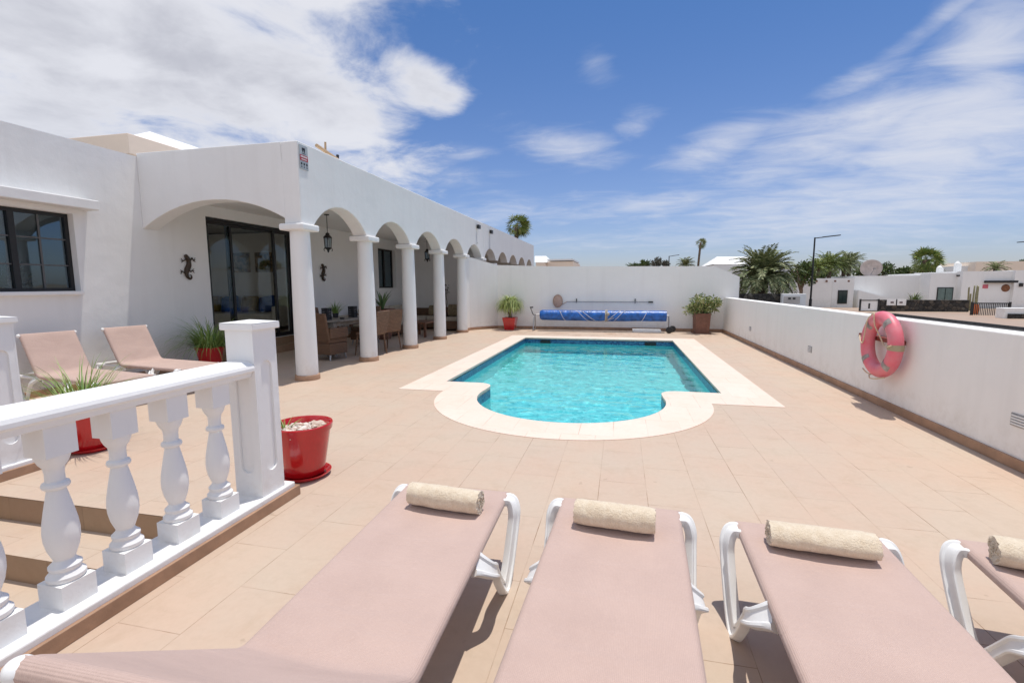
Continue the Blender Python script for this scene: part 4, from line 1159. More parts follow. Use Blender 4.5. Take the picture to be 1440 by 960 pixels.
def lantern(loc, drop, label):
    root = empty('hanging_lantern', loc, 0, label, 'lantern', 'iron lanterns under the arcade ceiling')
    b = NB(); lathe(b, [(.055, 0), (.05, -.015), (.012, -.025)], 16); link('ceiling_rose', b, BLACK, root)
    b = NB(); tube(b, [(0, 0, -.02), (0, 0, -drop)], .007, 6); link('rod', b, BLACK, root)
    b = NB(); z = -drop
    lathe(b, [(.012, z+.03), (.05, z), (.04, z-.015), (.095, z-.07), (.10, z-.085), (.085, z-.087)], 6)
    for k in range(6):
        a = 2*math.pi*k/6; tube(b, [(.085*math.cos(a), .085*math.sin(a), z-.08), (.07*math.cos(a), .07*math.sin(a), z-.30)], .006, 5)
        tube(b, [(.07*math.cos(a), .07*math.sin(a), z-.28), (.10*math.cos(a), .10*math.sin(a), z-.33), (.08*math.cos(a), .08*math.sin(a), z-.36)], .005, 5)
    lathe(b, [(.08, z-.285), (.085, z-.30), (.03, z-.33), (.02, z-.37), (.008, z-.39)], 6); link('cage', b, BLACK, root)
    b = NB(); lathe(b, [(.07, z-.09), (.058, z-.285)], 6, cap=False); link('glass', b, GLASS, root)
    b = NB(); lathe(b, [(.018, z-.28), (.018, z-.18), (.01, z-.13), (.002, z-.12)], 10); link('candle_bulb', b, PAINT, root)
    return root
lantern((-6.05, 9.12, 2.928), .40, 'black iron lantern hanging from the patio ceiling in the first arch')
lantern((-6.05, 14.45, 2.928), .36, 'black iron lantern hanging from the patio ceiling in the third arch')
# security sign at the corner
sg = empty('alarm_sign', (FX+.002, 6.42, 3.32), 0, 'small grey and red alarm company sign on the corner of the arcade wall', 'sign')
b = NB(); box(b, 0.002, .010, -.095, .095, -.175, .165); link('plate', b, mat('sign_plate', (.42, .46, .48), .4, .04, 10), sg)
b = NB(); box(b, .011, .013, -.09, .09, -.055, .025); link('red_band', b, mat('sign_red', (.45, .03, .04), .4, .03, 10), sg)
def txt(s, size, loc, rot, m_, par, name='lettering'):
    c = bpy.data.curves.new(name, 'FONT'); c.body = s; c.size = size; c.align_x = 'CENTER'; c.align_y = 'CENTER'; c.extrude = .0008
    o = bpy.data.objects.new(name, c); COL.objects.link(o); bpy.context.view_layer.update()
    dg = bpy.context.evaluated_depsgraph_get(); me = bpy.data.meshes.new_from_object(o.evaluated_get(dg)); bpy.data.objects.remove(o)
    o = bpy.data.objects.new(name, me); COL.objects.link(o); me.materials.clear(); me.materials.append(m_); o.location = loc; o.rotation_euler = rot; o.parent = par; return o
SW_ = mat('sign_white', (.75, .75, .75), .5, .0, 10)
b = NB()
rnd = random.Random(5)
yy = -.075
while yy < .07:
    wd = rnd.uniform(.010, .02); box(b, .0135, .0145, yy, yy+wd, -.008, .014); yy += wd+.005
yy = -.06
while yy < .06:
    wd = rnd.uniform(.008, .016); box(b, .0135, .0145, yy, yy+wd, -.042, -.026); yy += wd+.005
link('lettering', b, SW_, sg)
b = NB(); box(b, .0112, .0125, -.035, .035, .095, .13); box(b, .0112, .0125, -.03, -.012, .07, .095); box(b, .0112, .0125, .008, .028, .065, .095)
for k in (-.06, 0, .06):
    m_ = Matrix.Translation((.0118, k, -.10)) @ Matrix.Rotation(R(90), 4, 'Y'); bmesh.ops.create_cone(b, cap_ends=True, segments=14, radius1=.018, radius2=.018, depth=.0014, matrix=m_)
    box(b, .0112, .0125, k-.012, k+.012, -.15, -.135)
box(b, .0112, .0125, -.045, .045, .045, .053)
link('pictogram', b, BLACK, sg)
# little flood lights on poles by the neighbour's wall
for i, (y, z0_, z1_) in enumerate(((15.1, 2.76, 3.26), (16.66, 2.72, 3.26))):
    r_ = empty('flood_light', (FX+.002, y, z0_), 0, 'small black floodlight on a thin white pole, %s of the pair on the arcade wall' % ('nearer' if i == 0 else 'farther'), 'flood light', 'floodlights on the arcade wall')
    b = NB(); tube(b, [(.03, 0, 0), (.03, 0, z1_-z0_)], .012, 8); box(b, 0.0, .05, -.02, .02, 0.03, .06); link('pole', b, PAINT, r_)
    b = NB(); box(b, .02, .10, -.04, .17, z1_-z0_+.0, z1_-z0_+.12); link('lamp_head', b, BLACK, r_, bevel=.008)
# roof aerial bits behind parapet
an = empty('roof_bracket', (-4.9, 7.45, 3.62), 0, 'small tan metal bracket sticking up behind the arcade parapet', 'bracket')
TANM = mat('tan_bracket', (.55, .38, .22), .6)
b = NB(); tube(b, [(0, -.25, .10), (0, .35, .02)], .03, 8); tube(b, [(0, -.02, -.3), (0, 0, .22)], .018, 8); link('arm', b, TANM, an, smooth=40)
b = NB(); tube(b, [(0, .33, -.06), (0, .35, .10)], .026, 8); link('tip', b, BLACK, an)

# ================================================================== PATIO FURNITURE
def wicker_chair(label=''):
    root = empty('wicker_chair', (0, 0, 0), 0, label, 'chair', 'wicker dining chairs round the patio table')
    b = NB(); box(b, -.26, .26, -.25, .25, .34, .43); link('seat', b, WICKER, root, bevel=.02)
    b = NB(); M_ = Matrix.Translation((0, .25, .43)) @ Matrix.Rotation(R(-10), 4, 'X'); box(b, -.27, .27, -.025, .025, -.05, .50, M_); link('backrest', b, WICKER, root, bevel=.022)
    for sx in (-1, 1):
        b = NB(); box(b, sx*.27-.035, sx*.27+.035, -.24, .25, .43, .64); link('armrest', b, WICKER, root, bevel=.02)
    b = NB(); box(b, -.265, .265, -.245, .245, .12, .338); link('skirt', b, WICKER, root, bevel=.01)
    b = NB(); box(b, -.22, .22, -.22, .20, .431, .49); link('cushion', b, CUSH, root, bevel=.02)
    for sx in (-1, 1):
        for sy in (-1, 1):
            b = NB(); tube(b, [(sx*.22, sy*.2, .12), (sx*.235, sy*.225, .02)], [.02, .015], 8); tube(b, [(sx*.235, sy*.225, .02), (sx*.235, sy*.225, 0)], .014, 8); link('leg', b, GREY, root)
    return root
def open_chair(label=''):
    root = empty('wicker_chair', (0, 0, 0), 0, label, 'chair', 'wicker dining chairs round the patio table')
    b = NB(); box(b, -.23, .23, -.22, .22, .42, .47); link('seat', b, WICKER, root, bevel=.02)
    b = NB(); M_ = Matrix.Translation((0, .22, .44)) @ Matrix.Rotation(R(-12), 4, 'X'); box(b, -.23, .23, -.02, .02, 0, .50, M_); link('backrest', b, WICKER, root, bevel=.02)
    for sx in (-1, 1):
        for sy in (-1, 1):
            b = NB(); tube(b, [(sx*.20, sy*.18, .42), (sx*.23, sy*.23, .0)], [.02, .013], 8); link('leg', b, WICKER, root)
    return root
TX, TY = -6.05, 9.10
for f_, x, y, a, lbl in [(wicker_chair, -5.62, 8.32, 172, 'low wicker armchair at the near end of the patio table, behind the first column'),
                   (open_chair, -5.12, 9.75, -112, 'wicker chair with its back to the pool, just right of the second column'),
                   (wicker_chair, -6.85, 10.0, 90, 'wicker armchair behind the patio table against the house wall'),
                   (open_chair, -5.10, 9.05, -95, 'wicker chair at the pool side of the patio table, hidden by the second column'),
                   (wicker_chair, -6.2, 10.75, 0, 'wicker armchair at the far end of the patio table')]:
    c = f_(lbl); c.location = (x, y, 0); c.rotation_euler[2] = R(a)
tb = empty('dining_table', (TX, TY+.25, 0), 0, 'grey topped oval dining table in the shaded patio', 'table')
b = NB(); V = []
for z_, q in ((.70, .97), (.71, 1.0), (.74, 1.0), (.745, .985)):
    V.append([b.verts.new((.52*q*math.copysign(abs(math.cos(t))**.7, math.cos(t)), .95*q*math.copysign(abs(math.sin(t))**.7, math.sin(t)), z_)) for t in [2*math.pi*k/48 for k in range(48)]])
for i in range(3):
    for k in range(48): b.faces.new((V[i][k], V[i][(k+1) % 48], V[i+1][(k+1) % 48], V[i+1][k]))
b.faces.new(V[0][::-1]); b.faces.new(V[-1]); link('tabletop', b, STONETOP, tb, smooth=40)
b = NB(); box(b, -.40, .40, -.78, .78, .62, .698); link('apron', b, STONETOP, tb)
for sx in (-1, 1):
    for sy in (-1, 1):
        b = NB(); box(b, sx*.36-.04, sx*.36+.04, sy*.74-.04, sy*.74+.04, 0, .618); link('leg', b, STONETOP, tb, bevel=.006)
for x, y, s_l in ((-5.88, 8.70, 'dark candle lantern on the near end of the patio table'), (-5.8, 9.55, 'dark candle lantern on the far half of the patio table')):
    r_ = empty('candle_lantern', (x, y, .746), 0, s_l, 'candle lantern', 'candle lanterns on the patio table')
    b = NB(); box(b, -.07, .07, -.07, .07, .0, .02); 
    for sx in (-1, 1):
        for sy in (-1, 1): box(b, sx*.062-.008, sx*.062+.008, sy*.062-.008, sy*.062+.008, .02, .22)
    box(b, -.072, .072, -.072, .072, .22, .245); link('frame', b, DARKFAB, r_)
    b = NB()
    for k in range(4): box(b, -.06, .06, -.060, .060, .022+.05*k, .066+.05*k)
    link('slats', b, DARKFAB, r_)
b = NB(); lathe(b, [(.04, .0), (.05, .01), (.05, .03), (.035, .03), (.03, .012), (.001, .012)], 20, cap=False); o = link('ashtray', b, BLACK, smooth=40); o.location = (-5.72, 9.0, .746); tag(o, 'small black ashtray on the patio table', 'ashtray')
tp = empty('table_plant', (-6.1, 9.35, .746), 0, 'spiky green plant in the middle of the patio table', 'plant')
b = NB(); lathe(b, [(.05, 0), (.07, .10), (.06, .10), (.05, .06), (.001, .06)], 20, cap=False); link('pot', b, DARKFAB, tp, smooth=40)
b = NB(); blades(b, 90, .04, .36, .75, .9, .016, 31, (0, 0, .06)); link('leaves', b, GRASS, tp)
# terracotta planter with aloe
ap = empty('aloe_planter', (-6.25, 11.75, 0), 0, 'tall terracotta planter holding a big spiky aloe in the patio', 'plant pot')
b = square_pot(.82, .16, .26); link('planter', b, TERRA, ap, bevel=.02)
b = NB(); rnd = random.Random(9)
for i in range(16):
    a = i*2.4; tl = .25+.06*(i % 8); L_ = rnd.uniform(.45, .68); prev = None
    side = Vector((-math.sin(a), math.cos(a), 0))
    for k in range(7):
        f = k/6; th = tl*(.6+.6*f); q = L_*f
        p = Vector((q*math.sin(th)*math.cos(a), q*math.sin(th)*math.sin(a), .78+q*math.cos(th))); wd = .045*(1-f)**.7+.001
        v1, v2, v3 = b.verts.new(p-side*wd), b.verts.new(p-Vector((0, 0, wd*.5))), b.verts.new(p+side*wd)
        if prev: b.faces.new((prev[0], prev[1], v2, v1)); b.faces.new((prev[1], prev[2], v3, v2))
        prev = (v1, v2, v3)
link('leaves', b, leaf('aloe_leaves', (.06, .12, .05), (.14, .22, .09)), ap, smooth=True)
# rattan sofa
def cushion(b, x0, x1, y0, y1, z0, z1, M_=None): box(b, x0, x1, y0, y1, z0, z1, M_)
sf = empty('rattan_sofa', (-6.7, 13.4, 0), 0, 'long dark rattan sofa with pale seat cushions along the patio wall', 'sofa')
b = NB(); box(b, -.4, .45, -1.45, 2.1, .05, .28); box(b, .47, 1.0, 1.3, 2.1, .05, .28); link('base', b, WICKER, sf, bevel=.02)
b = NB(); box(b, -.62, -.42, -1.45, 2.1, .05, .66); box(b, -.41, 1.0, 2.12, 2.3, .05, .66); box(b, -.41, .43, -1.66, -1.47, .05, .56); link('back', b, WICKER, sf, bevel=.03)
for k in range(4):
    b = NB(); box(b, -.38, .44, -1.43+.86*k, -.59+.86*k, .285, .42); link('seat_cushion', b, CUSH, sf, bevel=.04, seg=3)
for k in range(4):
    b = NB(); box(b, -.08, .06, -.38, .38, 0, .40, Matrix.Translation((-.30, -1.0+.86*k, .425)) @ Matrix.Rotation(R(-14), 4, 'Y')); link('back_cushion', b, CUSH, sf, bevel=.05, seg=3)
b = NB(); box(b, .46, .98, 1.32, 2.08, .285, .42); link('seat_cushion', b, CUSH, sf, bevel=.04, seg=3)
CUSH2 = mat('patterned_cushion', (.30, .24, .15), .9, .25, 22)
b = NB(); box(b, -.30, .30, -.06, .06, 0, .34, Matrix.Translation((.55, 2.0, .425)) @ Matrix.Rotation(R(-12), 4, 'X')); link('back_cushion', b, CUSH2, sf, bevel=.05, seg=3)
am = empty('rattan_armchair', (-5.3, 14.65, 0), R(0), 'dark rattan armchair with olive cushion near the last column', 'armchair')
b = NB(); box(b, -.36, .36, -.36, .34, .05, .30); box(b, .28, .38, -.38, .40, .30, .56); box(b, -.38, -.28, -.38, .40, .30, .56); link('base', b, WICKER, am, bevel=.02)
b = NB(); box(b, -.38, .38, .34, .46, .05, .72); link('back', b, WICKER, am, bevel=.02)
b = NB(); box(b, -.27, .27, -.34, .30, .305, .43); link('seat_cushion', b, CUSH, am, bevel=.04)
b = NB(); box(b, -.27, .27, -.06, .06, 0, .38, Matrix.Translation((0, .26, .44)) @ Matrix.Rotation(R(-12), 4, 'X')); link('back_cushion', b, CUSH2, am, bevel=.05)
ct = empty('coffee_table', (-5.55, 12.75, 0), R(0), 'low brown wooden coffee table in front of the rattan sofa', 'table')
b = NB(); box(b, -.30, .30, -.45, .45, .38, .42); link('tabletop', b, TEAK, ct, bevel=.006)
for sx in (-1, 1):
    for sy in (-1, 1):
        b = NB(); box(b, sx*.26-.03, sx*.26+.03, sy*.40-.03, sy*.40+.03, 0, .379); link('leg', b, TEAK, ct)
oc = empty('orchid_pot', (-5.75, 15.3, 0.0), 0, 'slender dark dried flower stems in a white vase by the last columns', 'plant')
b = NB(); lathe(b, [(.09, 0), (.13, .2), (.10, .62), (.08, .70), (.07, .7), (.06, .5), (.001, .5)], 20, cap=False); link('vase', b, PAINT, oc, smooth=40)
b = NB(); rnd = random.Random(13)
for k in range(5): tube(b, [(0, 0, .6), (rnd.uniform(-.05, .05), 0, .9), (rnd.uniform(-.12, .12), rnd.uniform(-.1, .1), 1.32)], .006, 5)
link('stems', b, RUST, oc)
b = NB(); leaf_cluster(b, 40, (.12, .1, .16), (0, 0, 1.30), .035, 17, .1, 1.5); link('flowers', b, mat('dark_flowers', (.05, .03, .03), .8), oc)

# inside the room behind the sliding door
rs = empty('indoor_sofa', (-10.35, 11.2, .298), R(-90), 'pale indoor sofa seen through the sliding door', 'sofa')
PALE = mat('pale_upholstery', (.66, .62, .54), .9, .05, 10)
b = NB(); box(b, -.45, .5, -1.5, 1.5, .08, .42); link('base', b, PALE, rs, bevel=.03)
b = NB(); box(b, -.75, -.46, -1.5, 1.5, .08, .85); link('back', b, PALE, rs, bevel=.05)
b = NB(); box(b, -.44, .52, -1.72, -1.51, .08, .62); box(b, -.44, .52, 1.51, 1.72, .08, .62); link('armrest', b, PALE, rs, bevel=.04)
for k, cm in enumerate((((.30, .20, .05), 'mustard_cushion'), ((.02, .07, .25), 'blue_cushion'), ((.30, .20, .05), 'mustard_cushion'), ((.02, .07, .25), 'blue_cushion'))):
    b = NB(); box(b, -.08, .08, -.25, .25, 0, .45, Matrix.Translation((-.25, -1.1+.62*k, .43)) @ Matrix.Rotation(R(-18), 4, 'Y') @ Matrix.Rotation(R(10*(k % 2)), 4, 'X'))
    o = link('cushion', b, mat(cm[1], cm[0], .9, .15, 12), rs, bevel=.06, seg=3)
for k, x in enumerate((-10.80, -10.06)):
    r_ = empty('wall_picture', (x, 11.985, 2.12), 0, 'square abstract brown and cream picture above the indoor sofa, %s one' % ('left' if k == 0 else 'right'), 'picture', 'pictures above the indoor sofa')
    b = NB(); box(b, -.28, .28, -.015, .012, -.28, .28); link('canvas', b, mat('abstract_canvas', (.42, .30, .18), .8, .2, 9, col2=(.02, .015, .012)), r_)
# a tall plant in the room behind the wide window
ip = empty('indoor_plant', (-8.3, 4.95, 1.0), 0, 'dark rounded plant standing inside the wide left window', 'plant')
b = NB(); leaf_cluster(b, 500, (.22, .22, .28), (0, 0, .45), .05, 77, .2, 1.8); link('foliage', b, SHRUB, ip)
b = NB(); lathe(b, [(.08, 0), (.12, .2), (.11, .2), (.001, .15)], 16, cap=False); tube(b, [(0, 0, .1), (0, 0, .4)], .02, 6); link('pot', b, TERRA, ip)
b = NB(); box(b, -.35, .35, -.5, .5, -1.0, -.03); o = link('indoor_cabinet', b, TEAK, bevel=.01); o.location = (-8.3, 4.9, 1.0); tag(o, 'wooden cabinet inside the wide left window carrying a plant', 'cabinet')

# ================================================================== BEYOND THE WALLS
def fan_palm(base, h, cr_, label, lean=(0, 0), seed=1, n=46, trunk_r=.16, wind=0.5, group='tall palms beyond the walls', m_=PALM, gz_=-.5, name='palm_tree'):
    rnd = random.Random(seed); x, y = base
    root = empty(name, (x, y, gz_), 0, label, 'palm tree', group); H = h-gz_
    b = NB(); P = [(lean[0]*(k/6)**1.6, lean[1]*(k/6)**1.6, (H-.1)*k/6) for k in range(7)]; tube(b, P, [trunk_r*1.3] + [trunk_r]*5 + [trunk_r*.9], 10); link('trunk', b, BARK, root, smooth=True)
    tx, ty, tz = P[-1]; b = NB()
    for i in range(n):
        a = rnd.uniform(0, 2*math.pi); elv = rnd.uniform(-75, 80); d = Vector((math.cos(a)*math.cos(R(elv))+wind, math.sin(a)*math.cos(R(elv)), math.sin(R(elv)))).normalized()
        L_ = cr_*rnd.uniform(.5, .8); s = d.orthogonal().normalized(); s = Matrix.Rotation(rnd.uniform(0, 6.28), 3, d) @ s; o = Vector((tx, ty, tz)); c = o + d*L_*.55
        k0 = None
        for k in range(11):
            aa = R(-80+160*k/10); f = (d*math.cos(aa) + s*math.sin(aa)).normalized(); tip = c + f*cr_*rnd.uniform(.36, .60) + Vector((wind*.30*cr_, 0, -.16*cr_))
            q = f.cross(d); q = (f.cross(s) if q.length < .2 else q).normalized()
            sd = f.cross(q).normalized()*cr_*.028
            b.faces.new([b.verts.new(c), b.verts.new((c+tip)/2+sd), b.verts.new(tip), b.verts.new((c+tip)/2-sd)])
        b.faces.new([b.verts.new(o+s*.012), b.verts.new(c+s*.012), b.verts.new(c-s*.012), b.verts.new(o-s*.012)])
    link('crown', b, m_, root); return root
def date_palm(base, h, cr_, label, seed=1, n=70, trunk_r=.3, group='date palms beyond the low wall', m_=PALM, droop=1.5, gz_=-.5, wind=.12, updense=70):
    rnd = random.Random(seed); x, y = base
    root = empty('palm_tree', (x, y, gz_), 0, label, 'palm tree', group); H = h-gz_
    b = NB(); tube(b, [(0, 0, 0), (0, 0, H*.5), (0, 0, H)], [trunk_r*1.15, trunk_r, trunk_r*1.1], 14); link('trunk', b, BARK, root, smooth=True)
    b = NB()
    for i in range(n):
        a = i*2.39996+rnd.uniform(-.2, .2); el0 = R(-25 + (updense+25)*((i/n)**.85)+rnd.uniform(-6, 6)); L_ = cr_*rnd.uniform(.85, 1.12)
        p = Vector((trunk_r*.4*math.cos(a), trunk_r*.4*math.sin(a), H)); th = el0; NS = 12; dr = droop*rnd.uniform(.75, 1.2)*max(.35, math.cos(el0*.6))
        pts = [p.copy()]; dirs = []
        aa = a
        for k in range(NS):
            d = Vector((math.cos(aa)*math.cos(th)+wind*k/NS, math.sin(aa)*math.cos(th), math.sin(th))).normalized(); dirs.append(d)
            p = p + d*L_/NS; pts.append(p.copy()); th -= dr/NS*(.4+1.2*k/NS)
        tube(b, pts[::2], [.03*cr_*.4*(1-.8*k/6) for k in range(len(pts[::2]))], 4)
        for k in range(1, NS):
            d = dirs[k]; sd = d.cross(Vector((0, 0, 1))); sd = sd.normalized() if sd.length > .05 else Vector((1, 0, 0)); up = sd.cross(d).normalized()
            ll = cr_*.20*math.sin(math.pi*(.12+.86*k/NS))**.6
            for j in range(2):
                o = pts[k] + d*L_/NS*(j*.5)
                for sg_ in (-1, 1):
                    t_ = (sd*sg_*.9 + d*.55 + up*rnd.uniform(.05, .45)).normalized()*ll*rnd.uniform(.85, 1.1); wv = d*cr_*.017
                    b.faces.new([b.verts.new(o-wv), b.verts.new(o+t_*.5-wv*1.4), b.verts.new(o+t_+Vector((0, 0, -ll*.15))), b.verts.new(o+t_*.5+wv*1.4)])
    link('crown', b, m_, root); return root
def bush_tree(name, base, rad, zc_, label, cat, seed, n=1500, ls=.16, m_=TREE, group=None, gz_=-.5, trunk=True):
    root = empty(name, (base[0], base[1], gz_), 0, label, cat, group); rnd = random.Random(seed)
    b = NB(); H = zc_-gz_
    if trunk:
        tube(b, [(0, 0, 0), (.05, 0, H*.5), (0, 0, H*.9)], [.16, .12, .08], 8)
        for k in range(5):
            a = k*1.3; tube(b, [(0, 0, H*.5), (rad[0]*.4*math.cos(a), rad[1]*.4*math.sin(a), H), (rad[0]*.7*math.cos(a), rad[1]*.7*math.sin(a), H+rad[2]*.4)], [.07, .045, .02], 6)
        link('trunk', b, BARK, root)
    else: b.free()
    b = NB(); K = 9
    for k in range(K):
        a = rnd.uniform(0, 6.28); q = math.sqrt(rnd.random())*.62
        c = (rad[0]*q*math.cos(a), rad[1]*q*math.sin(a), H+rad[2]*rnd.uniform(-.35, .45)); f = rnd.uniform(.38, .6)
        leaf_cluster(b, n//K, (rad[0]*f, rad[1]*f, rad[2]*f), c, ls, seed*31+k, .2, 1.7, .25)
    link('crown', b, m_, root); return root

def X(px, py, D): return at(px, py, D)
# tall fan palm behind the arcade, wind-blown
p = X(726, 314, 34); fan_palm((p.x, p.y), p.z, 1.2, 'windblown fan palm rising behind the arcade roof at the left', seed=3, n=44, wind=.5, trunk_r=.15, m_=PALMY)
p = X(986, 340, 60); fan_palm((p.x-.35, p.y), p.z, .85, 'thin solitary palm with a tiny crown standing above the back wall', lean=(.3, 0), seed=5, n=34, wind=.3, trunk_r=.13)
p = X(1302, 368, 52); fan_palm((p.x, p.y), p.z+.3, 1.75, 'full green round-crowned palm standing behind the roofs on the right', seed=8, n=52, wind=.05, trunk_r=.33, m_=PALMY)
p = X(1073, 388, 33); date_palm((p.x, p.y), p.z-.1, 2.3, 'large date palm with arching fronds beside the lamp post', seed=2, n=120, droop=1.75, updense=82)
for px, py, D, cr_, s, lb_ in ((1167, 372, 46, 1.5, 21, 'bright feathery palm just right of the lamp post'), (1187, 374, 47, 1.35, 22, 'feathery palm in the middle of the clump behind the flat villa'), (1150, 376, 45, 1.2, 24, 'low feathery palm right behind the lamp post'), (964, 372, 44, .9, 25, 'small palm crown just above the back wall'), (1195, 368, 48, 1.3, 27, 'windswept feathery palm left of the satellite dish')):
    p = X(px, py, D); date_palm((p.x, p.y), p.z, cr_, lb_, seed=s, n=46, trunk_r=.15, m_=PALMY if s in (21, 24) else PALM, wind=.35, droop=1.2)
for i, (px0, px1, pt, pb, D, lb_) in enumerate(((1105, 1150, 366, 402, 40, 'dark green tree between the date palm and the lamp post'), (1125, 1185, 372, 400, 50, 'dense green tree behind the lamp post'),
        (1190, 1240, 372, 392, 50, 'dark green tree behind the satellite dish, left half'), (1215, 1258, 368, 390, 54, 'dark rounded tree right behind the satellite dish'), (1255, 1290, 376, 392, 56, 'low dark scrub tree left of the round-crowned palm'),
        (1280, 1325, 374, 392, 58, 'leafy low tree under the round-crowned palm'), (1425, 1460, 364, 378, 60, 'tree top above the cream roof at the right edge'))):
    a = X(px0, pt, D); c = X(px1, pb, D); w_ = (c.x-a.x)/2; h_ = (a.z-c.z)/2
    bush_tree('leafy_tree', ((a.x+c.x)/2, D), (w_, w_*.8, h_*1.1), (a.z+c.z)/2, lb_, 'tree', 40+i, n=1500, ls=.13, group='trees beyond the low wall')
for i, (px0, px1, pt, pb, D, lb_, mm) in enumerate(((880, 912, 369, 380, 60, 'dark flat-topped shrub peeping over the back wall', TREE), (900, 915, 364, 378, 61, 'pointed shrub over the back wall', TREE), (913, 932, 361, 378, 62, 'grey feathery tree top over the back wall, left of the small lamp', FADED), (930, 942, 366, 378, 62, 'grey shrub top just left of the small lamp', FADED))):
    a = X(px0, pt, D); c = X(px1, pb, D); w_ = (c.x-a.x)/2; h_ = (a.z-c.z)/2
    bush_tree('leafy_tree', ((a.x+c.x)/2, D), (w_, w_*.8, h_), (a.z+c.z)/2, lb_, 'tree', 60+i, n=900, ls=.12, m_=mm, group='shrubs showing over the back wall')
# street lamps
def street_lamp(px, py_top, D, px_arm, py_arm, label, r=.05):
    t = X(px, py_top, D); a = X(px_arm, py_arm, D)
    root = empty('street_lamp', (t.x, D, -.5), 0, label, 'street lamp', 'street lamps beyond the walls'); H = t.z+.5
    b = NB(); tube(b, [(0, 0, 0), (0, 0, 1.0), (0, 0, 1.02), (0, 0, H)], [r*1.5, r*1.5, r, r*.8], 12); link('pole', b, BLACK, root, smooth=40)
    dx_ = a.x-t.x; dz_ = a.z-t.z
    b = NB(); tube(b, [(0, 0, H-.04), (dx_*.35, 0, H-.04+dz_*.35)], r*.5, 8); link('arm', b, BLACK, root)
    b = NB(); M_ = Matrix.Translation((dx_*.66, 0, H-.03+dz_*.66)) @ Matrix.Rotation(-math.atan2(dz_, dx_), 4, 'Y'); l_ = abs(dx_)*.36; box(b, -l_, l_, -.11, .11, -.028, .028, M_); link('lamp_head', b, BLACK, root, bevel=.015)
    return root
street_lamp(1146, 334, 33, 1181, 330, 'tall black street lamp beside the date palm beyond the low wall', .055)
street_lamp(941, 360, 58, 955, 358, 'small distant street lamp peeping over the back wall', .06)
street_lamp(1462, 338, 40, 1432, 340, 'street lamp whose head just enters at the right edge', .05)

# ---- houses beyond
def hbox(b, px0, px1, pyt, D, depth, zb=-.5):
    a = X(px0, pyt, D); c = X(px1, pyt, D); box(b, a.x, c.x, D, D+depth, zb, a.z); return a, c
def flat(b, px0, px1, py0, py1, D, t=.03, off=.0):
    a = X(px0, py0, D); c = X(px1, py1, D); box(b, a.x, c.x, D-t-off, D-off, c.z, a.z); return a, c
hv = empty('flat_roofed_villa', (22, 42, -.5), 0, 'long flat roofed white villa across the road behind the stone wall', 'house')
def hp(name, b, m_, par=hv, **k):
    o = link(name, b, m_, par, **k); o.matrix_parent_inverse = Matrix.Translation(-Vector(par.location)); return o
def hp2(name, b, m_, par, root):
    o = link(name, b, m_, par); return o
b = NB()
hbox(b, 1135, 1171, 391.5, 42.0, 7); hbox(b, 1171.3, 1202, 391, 42.4, 6); hbox(b, 1202.3, 1309, 388, 43.5, 6); hbox(b, 1309.5, 1354, 384, 42.2, 6); hbox(b, 1354.5, 1428, 381.5, 41.6, 6); hbox(b, 1428.5, 1475, 380, 41.35, 6)
hp('wall', b, WHITE)
b = NB(); a = X(1202.5, 408, 42.9); c = X(1245, 419, 42.9)
v = [b.verts.new(q) for q in ((a.x, 42.3, -.5), (c.x, 42.3, -.5), (c.x, 43.4, -.5), (a.x, 43.4, -.5), (a.x, 42.3, a.z), (c.x, 42.3, c.z), (c.x, 43.4, c.z), (a.x, 43.4, a.z))]
for f in ((0,3,2,1),(4,5,6,7),(0,1,5,4),(1,2,6,5),(2,3,7,6),(3,0,4,7)): b.faces.new([v[i] for i in f])
hp('stair_wall', b, WHITE)
GDK = mat('dark_window_glass', (.03, .05, .05), .12, .1, 5)
for px0, px1, py0, py1, D, lab in ((1178.5, 1190.5, 408, 427, 42.4, 'narrow dark window'), (1318, 1338.5, 404, 425, 42.2, 'green grey sliding window')):
    b = NB(); flat(b, px0, px1, py0, py1, D, .04, .002); o = hp('window', b, BLACK); o['label'] = lab
    b = NB(); mid_ = (px0+px1)/2; flat(b, px0+1.2, mid_-.5, py0+1.2, py1-1.2, D, .01, .043); flat(b, mid_+.5, px1-1.2, py0+1.2, py1-1.2, D, .01, .043)
    o2 = link('pane', b, GDK if px0 < 1200 else mat('green_pane', (.12, .18, .17), .15, .1, 5), o)
b = NB(); flat(b, 1384, 1428, 394.5, 397.5, 41.6, .25, .002); flat(b, 1345, 1352, 386.5, 388.5, 42.2, .3, .002); hp('dark_beam', b, BLACK)
for px in (1148, 1162, 1174, 1193):
    b = NB(); flat(b, px-1, px+1, 394, 396.5, 42.0, .12, .002); hp('rain_spout', b, TERRA)
b = NB(); a, c = flat(b, 1382, 1389, 400, 405.5, 41.6, .02, .003); hp('red_plaque', b, mat('pink_plaque', (.55, .12, .16), .5))
b = NB(); q = X(1414, 405, 41.6); bmesh.ops.create_cone(b, cap_ends=True, segments=24, radius1=.27, radius2=.2, depth=.06, matrix=Matrix.Translation((q.x, 41.56, q.z)) @ Matrix.Rotation(R(90), 4, 'X')); hp('sun_ornament', b, mat('rust_disc', (.22, .09, .04), .7, .2, 8))
b = NB(); flat(b, 1433, 1437, 398, 403, 41.35, .12, .002); hp('wall_lamp', b, BLACK)
# chimneys on roof
for px, pyt, pyb in ((1324, 374, 384), (1349, 368, 382)):
    b = NB(); a = X(px-2.6, pyt+3, 44); c = X(px+2.6, pyb, 44); box(b, a.x, c.x, 44, 44.4, c.z-.3, a.z)
    m_ = Matrix.Translation(((a.x+c.x)/2, 44.25, a.z+.03)); bmesh.ops.create_cone(b, cap_ends=True, segments=12, radius1=.20, radius2=.05, depth=.20, matrix=m_ @ Matrix.Translation((0, 0, .09))); hp('chimney', b, WHITE)
